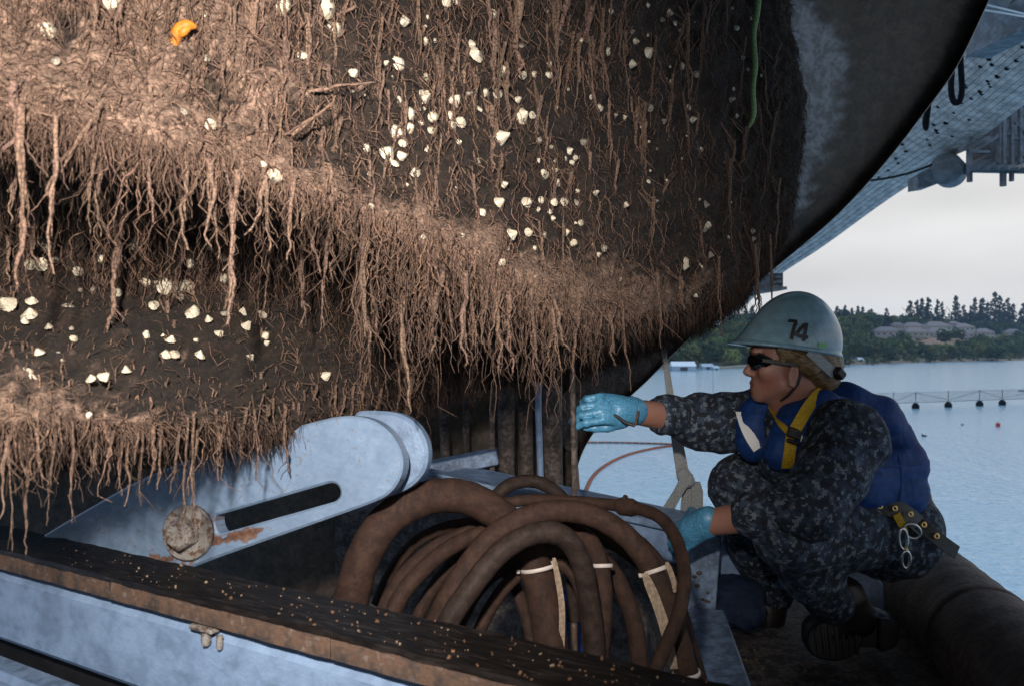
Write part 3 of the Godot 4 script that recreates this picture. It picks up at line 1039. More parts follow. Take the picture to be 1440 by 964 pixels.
# ---------------------------------------------------------------- the cleaned hull, the ridged hull and what hangs off them
func build_smooth_hull() -> void:
	var t := thing("smooth_hull", "smooth dark grey and brown curved hull section rising right of the crusted growth", "ship hull")
	var ex := [1560, 1460, 1398, 1384, 1340, 1290, 1235, 1170, 1090, 1020, 960, 905, 870, 832, 810, 800, 796, 794]
	var ey := [-330, -140, -30, 0, 90, 160, 230, 300, 368, 425, 475, 530, 562, 600, 640, 690, 760, 1000]
	var cols := []
	var n1 := FastNoiseLite.new()
	n1.frequency = 0.03; n1.fractal_octaves = 4
	var rows := []
	var ctlrows := []
	for k in ex.size():
		var x: float = ex[k]
		var y: float = ey[k]
		var d := 3.7 if k < 9 else 3.55
		ctlrows.append([P(x - 30, y - 40, d + 1.6), P(x - 1, y - 1, d + 0.03), P(x, y, d), P(x - 60, y - 22, d - 0.03), P(x - 150, y - 50, d - 0.09), P(x - 260, y - 90, d - 0.17), P(x - 420, y - 130, d - 0.20), P(x - 800, y - 180, d + 0.2), P(x - 1500, y - 200, d + 0.4)])
	# overhead an unseen reach is added, shaped to keep sky light off the deck
	var first: Array = []
	for p in ctlrows[0]:
		first.append(Vector3(p.x * 1.5 + 0.5, 3.0, 4.5))
	ctlrows.insert(0, first)
	var fine := []
	for f in range(0, (ctlrows.size() - 1) * 8 + 1):
		var row := []
		for c in 9:
			var col := []
			for r in ctlrows:
				col.append(r[c])
			row.append(ctl(col, f / 8.0))
		fine.append(row)
	for r in fine:
		var row := []
		var cr := []
		for f in range(0, 8 * 16 + 1):
			var p := ctl(r, f / 16.0)
			row.append(p)
			var q := px_of(p)
			# slime is scrubbed off in a band beside the crust: the edge of what is left is ragged, as brushed
			var edge := 1172.0 + 14.0 * sin(q.y * 0.018) - maxf(0.0, q.y - 200.0) * 0.32 - maxf(0.0, 60.0 - q.y) * 0.7
			var s := smoothstep(-10.0, 12.0, q.x - edge + n1.get_noise_2d(q.x * 0.5, q.y * 2.4) * 22.0)
			s = maxf(s, maxf(smoothstep(1090.0, 1076.0, q.x), smoothstep(352.0, 366.0, q.y)))
			var lip := smoothstep(2.55, 2.62, f / 16.0)
			var bare := Color(0.33, 0.34, 0.36)
			var slime := Color(0.088, 0.064, 0.048) * (1.0 + n1.get_noise_2d(q.x * 0.7, q.y * 1.4) * 0.5)
			slime.a = 1.0
			cr.append(bare.lerp(slime, s if lip > 0.5 else 1.0))
		row.reverse()
		cr.reverse()
		rows.append(row)
		cols.append(cr)
	var g := Geo.new()
	g.grid(rows, cols)
	var bare_g := Geo.new()
	bare_g.v = g.v.duplicate(); bare_g.c = g.c.duplicate()
	var slimed := PackedInt32Array()
	for k in range(0, g.i.size(), 3):
		if g.c[g.i[k]].r + g.c[g.i[k + 1]].r + g.c[g.i[k + 2]].r > 0.63:
			for q in 3: bare_g.i.append(g.i[k + q])
		else:
			for q in 3: slimed.append(g.i[k + q])
	g.i = slimed
	obj("plating", g, M.hull, t)
	obj("scrubbed_plating", bare_g, M.hull_bare, t).set_meta("label", "scrubbed grey band of plating beside the crusted growth")
	# the flat strip that finishes its lower edge
	var strip := Geo.new()
	var a := []
	for k in range(8, 15):
		a.append(Vector2(ex[k], ey[k]))
	a = curve(a, 5)
	var r0 := []
	var r1 := []
	var r2 := []
	var r3 := []
	for k in a.size():
		var w := lerpf(0, 46, clampf(k / 11.0, 0, 1))
		var u := clampf(k / 11.0, 0, 1)
		r0.append(P(a[k].x + 3 * u, a[k].y + 6 * u, 3.72)); r1.append(P(a[k].x + 3 * u, a[k].y + 6 * u, 3.69 - 0.19 * u))
		r2.append(P(a[k].x - w, a[k].y - w * 0.85, 3.68 - 0.32 * u)); r3.append(P(a[k].x - w, a[k].y - w * 0.85, 3.7))
	strip.grid([r3, r2]); strip.grid([r2, r1]); strip.grid([r1, r0])
	obj("edge_strip", strip, M.deck, t)

func build_ridged_hull() -> void:
	var t := thing("ridged_hull", "pale blue-grey ridged hull flaring out above the bay, pocked with dark drain holes", "ship hull")
	var sx := [1010, 1045, 1095, 1160, 1250, 1350, 1440, 1540, 1680]
	var sy := [458, 432, 388, 345, 280, 215, 148, 70, -60]
	var sd := [30.0, 28.0, 25.0, 22.0, 18.0, 14.5, 12.0, 10.0, 8.0]
	var line := []
	for k in sx.size():
		line.append(Vector3(sx[k], sy[k], sd[k]))
	line = curve(line, 7)
	var g := Geo.new()
	var strakes := 28
	var n := line.size()
	var across := func(u: int, v: float) -> Vector3:
		var e: Vector3 = line[u]
		var w := 330.0 * (0.35 + 0.65 * u / n)
		# near the rim the plating turns under and away from the eye
		var d := e.z * (1.0 - 0.10 * v + 0.10 * pow(1.0 - v, 4.0))
		return P(e.x - w * 0.34 * v - 12.0 * v * v, e.y - w * 0.80 * v + 60.0 * v * v * (1.0 - float(u) / n), d)
	for s in strakes:
		var a := []
		var b := []
		var c := []
		var tone := []
		for u in n:
			var v0 := float(s) / strakes
			var v1 := float(s + 1) / strakes
			var p0: Vector3 = across.call(u, v0)
			var p1: Vector3 = across.call(u, v1)
			var pm: Vector3 = across.call(u, lerpf(v0, v1, 0.86))
			var outward: Vector3 = (EYE - p0).normalized() * -p0.z * 0.002
			a.append(p0 + outward); b.append(pm + outward * 1.2); c.append(p1 - outward * 0.6)
		g.grid([c, b]); g.grid([b, a])
		if s > 0:
			var lip := []
			for u in n:
				var p0: Vector3 = across.call(u, float(s) / strakes)
				lip.append(p0 - (EYE - p0).normalized() * -p0.z * 0.002 * 0.6)
			g.grid([a, lip])
	var r0 := []
	var r1 := []
	var r2 := []
	for u in n:
		var p: Vector3 = across.call(u, 0.0)
		r0.append(p + (EYE - p).normalized() * -p.z * 0.002)
		r1.append(p + Vector3(0.05, 0.10, -0.9))
		r2.append(p + Vector3(0.8, 2.5, -3.5))
	g.grid([r0, r1]); g.grid([r1, r2])
	obj("ridged_plating", g, M.ridged, t)
	# the flare is added unseen past the right of the frame, to shade the worker
	var fl := Geo.new()
	var rimw := [P(1680, -60, 8.0), Vector3(8.3, 5.2, -3.5), Vector3(8.8, 5.4, 1), Vector3(8.6, 5.4, 5)]
	var inw := [P(1480, -260, 7.0), Vector3(4.2, 4.6, -3.0), Vector3(4.6, 3.9, 1), Vector3(4.4, 3.2, 5)]
	var r3 := curve(rimw, 6)
	var r4 := curve(inw, 6)
	fl.grid([r4, r3])
	fl.grid([r3.map(func(p): return p + Vector3(0.1, 0.5, 0)), r4.map(func(p): return p + Vector3(0.1, 0.5, 0))])
	fl.grid([r3, r3.map(func(p): return p + Vector3(0.1, 0.5, 0))])
	obj("shade_flare", fl, M.ridged, t)
	var spots := [[1389, 86, 9], [1377, 94, 7], [1390, 96, 8], [1412, 101, 8], [1432, 84, 7], [1400, 111, 9], [1361, 115, 6], [1384, 117, 6], [1358, 123, 6], [1381, 127, 8], [1374, 134, 6], [1362, 143, 6], [1398, 121, 5], [1324, 149, 6], [1347, 157, 5], [1366, 165, 6], [1328, 172, 8], [1324, 178, 6], [1309, 176, 6], [1321, 183, 7], [1315, 188, 6], [1338, 191, 5], [1311, 193, 5], [1316, 202, 6], [1276, 200, 7], [1277, 211, 6], [1269, 215, 5], [1262, 224, 6], [1262, 230, 5], [1250, 240, 5], [1240, 248, 4], [1436, 67, 7], [1352, 143, 5], [1392, 117, 5]]
	for s in spots:
		# where the eye meets the plating
		var best := Vector3.ZERO
		var bd := 1e9
		for u in n:
			for v in 50:
				var p: Vector3 = across.call(u, v / 50.0)
				var q := px_of(p).distance_to(Vector2(s[0], s[1]))
				if q < bd:
					bd = q; best = p
		var e := (EYE - best).normalized()
		var xa := e.cross(Vector3.UP).normalized()
		var nn := (e + Vector3(0.2, -0.9, 0)).normalized()
		var h := Geo.new()
		var r: float = s[2] * 0.42 / F * -best.z
		h.lathe([Vector2(r * 1.15, -0.02), Vector2(r * 1.1, 0.0), Vector2(r * 0.8, 0.004), Vector2(r * 0.7, 0.0), Vector2(0.001, 0.0)], Transform3D(Basis(xa, nn, xa.cross(nn)).orthonormalized(), best + e * -best.z * 0.0032), 10)
		obj("drain_hole", h, M.black, t)
	var seam := Geo.new()
	var pts := []
	for k in [[1180, 255], [1220, 254], [1250, 250], [1280, 243], [1310, 232]]:
		pts.append(P(k[0], k[1], lerpf(19.5, 15.0, (k[0] - 1180) / 130.0)))
	seam.tube(curve(pts, 4), [0.025], 5)
	obj("cable", seam, M.black, t)

func build_overhang() -> void:
	# black gear under the flight of the ship, top right
	var t := thing("shadowed_gantry", "black shadowed girders crowding the top right corner above the ridged hull", "gantry")
	var beams := [[[1375, 62, 9.6], [1470, 12, 8.6], 0.30], [[1385, 28, 9.4], [1480, -40, 8.8], 0.26], [[1388, 8, 9.0], [1445, 40, 8.6], 0.10], [[1402, 30, 9.2], [1430, -8, 9.0], 0.07], [[1380, 45, 9.8], [1460, 44, 9.4], 0.14]]
	for b in beams:
		var g := Geo.new()
		g.bar(P(b[0][0], b[0][1], b[0][2]), P(b[1][0], b[1][1], b[1][2]), b[2], b[2] * 1.1, 0.01)
		obj("girder", g, M.steel_dark, t)
	var pl := Geo.new()
	pl.grid([[P(1370, -80, 9.9), P(1600, -160, 9.2)], [P(1362, 66, 10.4), P(1600, -20, 9.6)]])
	pl.grid([[P(1600, -160, 9.2), P(1370, -80, 9.9)], [P(1600, -160, 9.0), P(1370, -80, 9.7)]])
	pl.grid([[P(1370, -80, 9.7), P(1600, -160, 9.0)], [P(1362, 66, 10.2), P(1600, -20, 9.4)]])
	obj("underside_plate", pl, M.steel_dark, t)
	for k in 2:
		var w := Geo.new()
		w.tube(curve([P(1383, 6 + k * 8, 8.5), P(1410, 12 + k * 6, 8.4), P(1450, 22 + k * 3, 8.2)], 5), [0.012], 5)
		obj("cable", w, M.steel, t)
	# rope loops
	var g := Geo.new()
	g.tube(curve([P(1344, 66, 7.5), P(1339, 100, 7.5), P(1338, 128, 7.5), P(1342, 143, 7.5), P(1349, 143, 7.5), P(1353, 128, 7.5), P(1352, 100, 7.5), P(1350, 66, 7.5)], 6), [0.026], 8)
	tag(obj("hanging_loop", g, M.black), "black rope loop dangling in front of the ridged hull", "rope")
	g = Geo.new()
	g.tube(curve([P(1307, 120, 7.5), P(1304, 150, 7.5), P(1300, 172, 7.5), P(1303, 182, 7.5), P(1305, 170, 7.5), P(1310, 125, 7.5)], 6), [0.017], 8)
	tag(obj("hanging_loop", g, M.black), "short black rope end hanging left of the larger loop", "rope")
	# drum hung under the rim
	t = thing("hanging_drum", "dark drum on a ribbed bracket hanging under the rim of the ridged hull", "drum")
	g = Geo.new()
	var c := P(1334, 240, 16.0)
	g.lathe([Vector2(0.001, -0.3), Vector2(0.24, -0.3), Vector2(0.3, -0.24), Vector2(0.3, -0.24), Vector2(0.3, 0.24), Vector2(0.3, 0.24), Vector2(0.24, 0.3), Vector2(0.001, 0.3)], Transform3D(Basis(Vector3(0, 1, 0), Vector3(-0.6, 0, 0.8), Vector3(0.8, 0, 0.6)), c), 24)
	obj("drum", g, M.steel_dark, t)
	g = slab([P(1291, 247, 15.9), P(1291, 265, 15.9), P(1310, 262, 15.9), P(1340, 250, 15.9), P(1352, 232, 15.9), P(1345, 218, 15.9)], Vector3(0, 0, 1), 0.4, 0.01)
	obj("bracket", g, M.steel_dark, t)
	for k in 5:
		g = Geo.new()
		g.bar(P(1295 + k * 9, 243 - k * 4, 15.8), P(1295 + k * 9, 264 - k * 3, 15.8), 0.03, 0.05)
		obj("rib", g, M.steel_dark, t)
	# gallery of catwalks
	t = thing("catwalk_gallery", "dark lattice catwalk with hanging posts and grated steps jutting below the hull rim", "catwalk")
	var d := 15.0
	for b in [[[1364, 192], [1364, 256], 0.07], [[1411, 150], [1411, 262], 0.08], [[1423, 150], [1423, 255], 0.06], [[1362, 240], [1470, 242], 0.06], [[1366, 214], [1392, 214], 0.05], [[1364, 216], [1406, 190], 0.06], [[1350, 212], [1392, 194], 0.08], [[1406, 130], [1406, 240], 0.07], [[1416, 160], [1445, 190], 0.05], [[1445, 160], [1416, 190], 0.05], [[1420, 195], [1470, 195], 0.05], [[1435, 150], [1435, 240], 0.06]]:
		g = Geo.new()
		g.bar(P(b[0][0], b[0][1], d), P(b[1][0], b[1][1], d), b[2], b[2], 0.0, Vector3(0.3, 0.2, 1))
		obj("post", g, M.steel_dark, t)
	for k in 6:      # stringers of the grated floor
		g = Geo.new()
		g.bar(P(1369 + k * 14, 238, d - 0.3), P(1420 + k * 16, 208, d + 1.6), 0.18, 0.06, 0.0)
		obj("grating", g, M.steel_dark, t)
	g = slab([P(1392, 160, d + 0.4), P(1392, 216, d + 0.4), P(1368, 232, d + 0.4), P(1372, 240, d + 0.4), P(1400, 226, d + 0.4), P(1470, 216, d + 0.4), P(1470, 100, d + 0.4)], Vector3(0, 0, 1), 0.8, 0.01)
	obj("house", g, M.steel_dark, t)
	for k in 5:
		g = Geo.new()
		g.bar(P(1432 + k * 6, 198, d - 0.2), P(1432 + k * 6, 212, d - 0.2), 0.03, 0.03)
		obj("baluster", g, M.steel_dark, t)
	# little railed platform behind the helmet
	t = thing("railed_platform", "small railed platform hanging from the hull just above the hard hat", "platform")
	d = 26.0
	g = Geo.new()
	g.bar(P(1056, 413, d), P(1101, 406, d), 0.8, 0.1, 0.0); obj("floor_plate", g, M.steel_dark, t)
	for k in 5:
		g = Geo.new()
		g.bar(P(1088 + k * 3, 385, d), P(1088 + k * 3, 407, d), 0.05, 0.05, 0.0, Vector3(0, 0, 1)); obj("rail_post", g, M.steel_dark, t)
	for k in 3:
		g = Geo.new()
		g.bar(P(1085, 386 + k * 7, d), P(1101, 385 + k * 7, d), 0.05, 0.05); obj("rail", g, M.steel_dark, t)
	g = slab([P(1040, 420, d), P(1062, 395, d), P(1088, 384, d), P(1087, 408, d), P(1066, 414, d)], Vector3(0, 0, 1), 0.6, 0.01)
	obj("bracket", g, M.steel_dark, t)

# ---------------------------------------------------------------- plates, beams, hoses
func plate_texture() -> ImageTexture:      # haze-grey paint with rust bleeding round the bolt and along the lower edge
	var w := 512
	var im := Image.create(w, w / 2, false, Image.FORMAT_RGB8)
	var a := FastNoiseLite.new(); a.frequency = 0.02; a.fractal_octaves = 4; a.seed = 3
	var b := FastNoiseLite.new(); b.frequency = 0.12; b.fractal_octaves = 3; b.seed = 6
	for y in w / 2:
		for x in w:
			var u := float(x) / w * 0.8 - 0.3        # metres from the bolt
			var v := float(y) / w * 0.8 - 0.2
			var n := a.get_noise_2d(x, y)
			var f := b.get_noise_2d(x, y)
			var col := Color(0.145, 0.205, 0.30) * (0.93 + n * 0.14 + f * 0.08)
			var r := Vector2(u, v).length()
			var rust := maxf(0.068 - absf(r - 0.012) * (1.0 if u > -0.02 else 0.75), 0.0) * 26.0 - 0.75
			rust = maxf(rust, 0.9 - absf(v + 0.028) * 70.0 - maxf(u - 0.11, 0) * 25.0 - maxf(-u, 0) * 18.0)
			rust = maxf(rust, 0.7 - absf(v + 0.036 ) * 60.0 - maxf(u, 0) * 20.0 - maxf(-u - 0.18, 0) * 20.0)
			var k := smoothstep(0.1, 0.35, rust + n * 0.9 + f * 0.5)
			col = col.lerp(Color(0.105, 0.056, 0.04) * (1.0 + f * 0.8 + n * 0.6), k)
			var scar := smoothstep(0.52, 0.58, f + n * 0.5)
			col = col.lerp(Color(0.12, 0.11, 0.11), scar * 0.6)
			col.a = 1.0
			im.set_pixel(x, y, col.clamp().linear_to_srgb())
	return ImageTexture.create_from_image(im)

func build_plates() -> void:
	var n := Vector3(-0.20, 0.08, 1.0).normalized()
	var o := P(266, 748, 1.46)
	var ax := (on_plane(478, 690, o, n) - o).normalized()
	var ay := n.cross(ax)
	var t := thing("slotted_plate", "grey painted steel arm with rounded end and long slot, bolted at its rusty corner", "steel plate")
	var px := [[60, 752], [120, 716], [200, 672], [290, 637], [380, 609], [440, 593], [478, 585], [508, 586], [532, 595], [551, 612], [563, 634], [566, 655], [560, 676], [547, 693], [528, 704], [480, 722], [380, 757], [290, 789], [180, 830], [60, 850]]
	var poly := []
	for p in curve((px + [px[0]]).map(func(q): return Vector3(q[0], q[1], 0)), 4):
		poly.append(on_plane(p.x, p.y, o, n))
	poly.pop_back()
	var hole := []
	var sl := on_plane(306, 737, o, n)
	var sr := on_plane(465, 692, o, n)
	var sx := (sr - sl).normalized()
	var sy := n.cross(sx)
	for k in 9:
		var a := PI / 2 - PI * k / 8.0
		hole.append(sr + (sx * cos(a) + sy * sin(a)) * 0.0165)
	for k in 9:
		var a := -PI / 2 - PI * k / 8.0
		hole.append(sl + (sx * cos(a) * 0.4 + sy * sin(a)) * 0.0165)
	var g := slab(poly, n, 0.035, 0.004, hole)
	for v in g.v:
		g.uv.append(Vector2(((v - o).dot(ax) + 0.3) / 0.8, ((v - o).dot(ay) + 0.2) / 0.4))
	M.plate.albedo_texture = plate_texture()
	var nz := noise_img(256, 0.05, 3, 91)
	M.plate.normal_enabled = true
	M.plate.normal_texture = bumps(nz, 3.0)
	M.plate.normal_scale = 0.35
	obj("arm", g, M.plate, t)
	g = Geo.new()
	var bs := Basis(ax, n, ax.cross(n))
	g.lathe([Vector2(0.001, 0), Vector2(0.049, 0), Vector2(0.049, 0.005), Vector2(0.0465, 0.008), Vector2(0.0465, 0.008), Vector2(0.001, 0.008)], Transform3D(bs, o + n * 0.001), 36)
	obj("washer", g, M.rust_bolt, t)
	g = Geo.new()
	g.lathe([Vector2(0.0275, 0), Vector2(0.0275, 0.026), Vector2(0.0275, 0.026), Vector2(0.0235, 0.030), Vector2(0.0235, 0.030), Vector2(0.022, 0.0315), Vector2(0.001, 0.0315)], Transform3D(bs.rotated(n, 0.25), o + n * 0.0075), 6)
	var flat := Geo.new()       # six separate sides keep their edges
	for k in range(0, g.i.size(), 3):
		flat.face([g.v[g.i[k]], g.v[g.i[k + 2]], g.v[g.i[k + 1]]])
	obj("bolt_head", flat, M.rust_bolt, t)
	# second plate, behind and further right
	t = thing("rear_plate", "light grey rounded steel plate standing just behind the slotted arm", "steel plate")
	var o2 := o - n * 0.075
	poly = []
	for p in curve(([[492, 600], [500, 580], [520, 577], [556, 580], [580, 592], [595, 612], [601, 635], [598, 658], [586, 676], [568, 689], [540, 700], [492, 714], [492, 600]]).map(func(q): return Vector3(q[0], q[1], 0)), 4):
		poly.append(on_plane(p.x, p.y, o2, n))
	poly.pop_back()
	g = slab(poly, n, 0.03, 0.006)
	obj("plate_body", g, M.paint_dim, t)

func build_front_beam() -> void:
	var h := 0.355
	var y := EYE.y - h
	var fr := func(px: float, py: float) -> Vector3:
		var d := h * F / (py - 482.0)
		return P(px, py, d)
	var a0: Vector3 = fr.call(0, 774)
	var a1: Vector3 = fr.call(480, 895)
	var L := (a1 - a0).normalized()
	var N := Vector3(L.z, 0, -L.x)      # away from the eye, across the beam
	if N.z > 0: N = -N
	var at := func(s: float, w: float, dy: float) -> Vector3: return a0 + L * s + N * w + Vector3(0, dy, 0)
	var t := thing("capped_beam", "light grey steel beam in front, capped by a dark scuffed timber strip with a rusty edge", "beam")
	# the cap is laid in three lengths
	var cuts := [-0.5, 0.318, 0.77, 1.7]
	for k in 3:
		var g := Geo.new()
		var s0: float = cuts[k] + 0.0008
		var s1: float = cuts[k + 1] - 0.0008
		var rows := [[], [], [], [], [], []]
		var prof := [[0.112, -0.030], [0.112, -0.003], [0.108, 0.0], [0.006, 0.0], [0.0, -0.005], [0.0, -0.030]]
		var n := int((s1 - s0) / 0.012) + 1
		var nz := FastNoiseLite.new(); nz.frequency = 14.0; nz.seed = 20 + k
		for q in n + 1:
			var s := lerpf(s0, s1, float(q) / n)
			for r in 6:
				var w := nz.get_noise_2d(s, r * 3.0) * 0.0025
				rows[r].append(at.call(s, prof[r][0] + w, prof[r][1] + (w * 0.5 if r < 5 else 0.0)))
		for r in 4:
			g.grid([rows[r], rows[r + 1]])
		var edge := Geo.new()
		edge.grid([rows[4].map(func(p): return p - N * 0.0015), rows[5].map(func(p): return p - N * 0.0015)])
		edge.grid([rows[5].map(func(p): return p - N * 0.0015), rows[0]])
		var e0 := []
		var e1 := []
		for r in 6:
			e0.append(rows[r][0]); e1.append(rows[r][n])
		g.face(e0); e1.reverse(); g.face(e1)
		var lx := Transform3D(Basis(L, Vector3.UP, L.cross(Vector3.UP)), a0)
		var li := lx.affine_inverse()
		for q in g.v.size():
			g.v[q] = li * g.v[q]
		put_mesh("cap_strip", g.mesh(), M.plank, t, lx)
		obj("rusty_edge", edge, M.rust, t)
	var bx := func(s0: float, s1: float, w0: float, w1: float, y0: float, y1: float, bev: float) -> Geo:
		var g := Geo.new()
		var c: Vector3 = at.call((s0 + s1) / 2, (w0 + w1) / 2, (y0 + y1) / 2)
		g.box(Transform3D(Basis(L, Vector3.UP, L.cross(Vector3.UP)), c), Vector3(s1 - s0, y1 - y0, absf(w1 - w0)), bev)
		return g
	obj("filler_strip", bx.call(-0.5, 1.7, 0.018, 0.10, -0.040, -0.0305, 0.0), M.black, t)  # black strip put in for the shaded gap under the cap
	obj("web", bx.call(-0.5, 1.7, 0.010, 0.10, -0.165, -0.0405, 0.012), M.paint, t)
	obj("recess", bx.call(-0.5, 1.7, 0.05, 0.10, -0.215, -0.1655, 0.0), M.black, t)  # black block stands in for the shaded gap below the web
	obj("lower_flange", bx.call(-0.5, 1.7, 0.004, 0.10, -0.40, -0.2155, 0.010), M.paint, t)
	# clamp under the edge
	var c := thing("edge_clamp", "small rusty clamp with two nuts under the timber strip of the grey beam", "clamp")
	var sc := 0.0
	var best := 1e9
	for k in 400:
		var p: Vector3 = at.call(k * 0.003, 0.005, -0.034)
		var e := absf(px_of(p).x - 287)
		if e < best:
			best = e; sc = k * 0.003
	obj("clamp_bar", bx.call(sc - 0.024, sc + 0.024, -0.004, 0.012, -0.041, -0.034, 0.002), M.rust_bolt, c)
	for k in 2:
		var g := Geo.new()
		var s := sc + (0.004 if k == 0 else 0.032)
		var r := 0.006 if k == 0 else 0.004
		g.lathe([Vector2(0.001, -0.018), Vector2(r, -0.018), Vector2(r, -0.018), Vector2(r * 1.2, -0.014), Vector2(r * 1.2, 0.0)], Transform3D(Basis.IDENTITY, at.call(s, 0.004, -0.042)), 6)
		obj("nut", g, M.rust_bolt, c)
	# crumbs of dried growth and chips on the strip
	var g := Geo.new()
	for k in 210:
		var s := pow(rng.randf(), 0.6) * 1.25
		var w := rng.randf_range(0.01, 0.105)
		var r := rng.randf_range(0.0006, 0.0024) * (0.6 if rng.randf() < 0.6 else 1.0)
		var cc := Color(1.2, 1.1, 0.95) if rng.randf() < 0.4 else Color(0.7, 0.5, 0.36)
		var p: Vector3 = at.call(s, w, r * 0.5)
		g.box(Transform3D(Basis.from_euler(Vector3(rng.randf() * 6, rng.randf() * 6, rng.randf() * 6)), p), Vector3(r * rng.randf_range(1, 2.6), r, r * 1.3), 0.0, cc)
	tag(obj("debris", g, M.debris), "crumbs of dried growth scattered along the dark timber strip", "debris", "", "stuff")

func hose(pts: Array, wide: float, m: Material, label: String, ends := [1.0, 1.0]) -> Node3D:
	var q := []
	var d := 0.0
	for p in pts:
		q.append(P(p[0], p[1], p[2])); d += p[2] / pts.size()
	var r := wide * 0.43 / F * d
	var path := curve(q, 8)
	var rad := []
	for k in path.size():
		rad.append(r * (1.0 + 0.02 * sin(k * 1.7) + rng.randf_range(-0.008, 0.008)))
	var g := Geo.new()
	g.tube(path, rad, 16)
	return tag(obj("hose", g, m), label, "hose", "hoses coiled behind the grey beam") as Node3D

func ring_on(a: Array, b: Array, wide: float, tick: float, nm: String, m: Material, parent: Node) -> void:   # a thin band round a hose between two of its centre points
	var p := P(a[0], a[1], a[2])
	var ax := (P(b[0], b[1], b[2]) - p).normalized()
	var r: float = wide * 0.43 / F * a[2]
	var xa := ax.cross(Vector3(0, 0, 1)).normalized()
	var g := Geo.new()
	g.lathe([Vector2(r, -tick), Vector2(r + 0.002, -tick), Vector2(r + 0.0028, 0), Vector2(r + 0.002, tick), Vector2(r, tick)], Transform3D(Basis(xa, ax, xa.cross(ax)), p), 24)
	# the locking head and cut tail of the tie
	g.bar(p + xa * (r + 0.001), p + xa * (r + 0.010), 0.007, 0.006, 0.001, Vector3(0, 0, 1))
	obj(nm, g, m, parent)

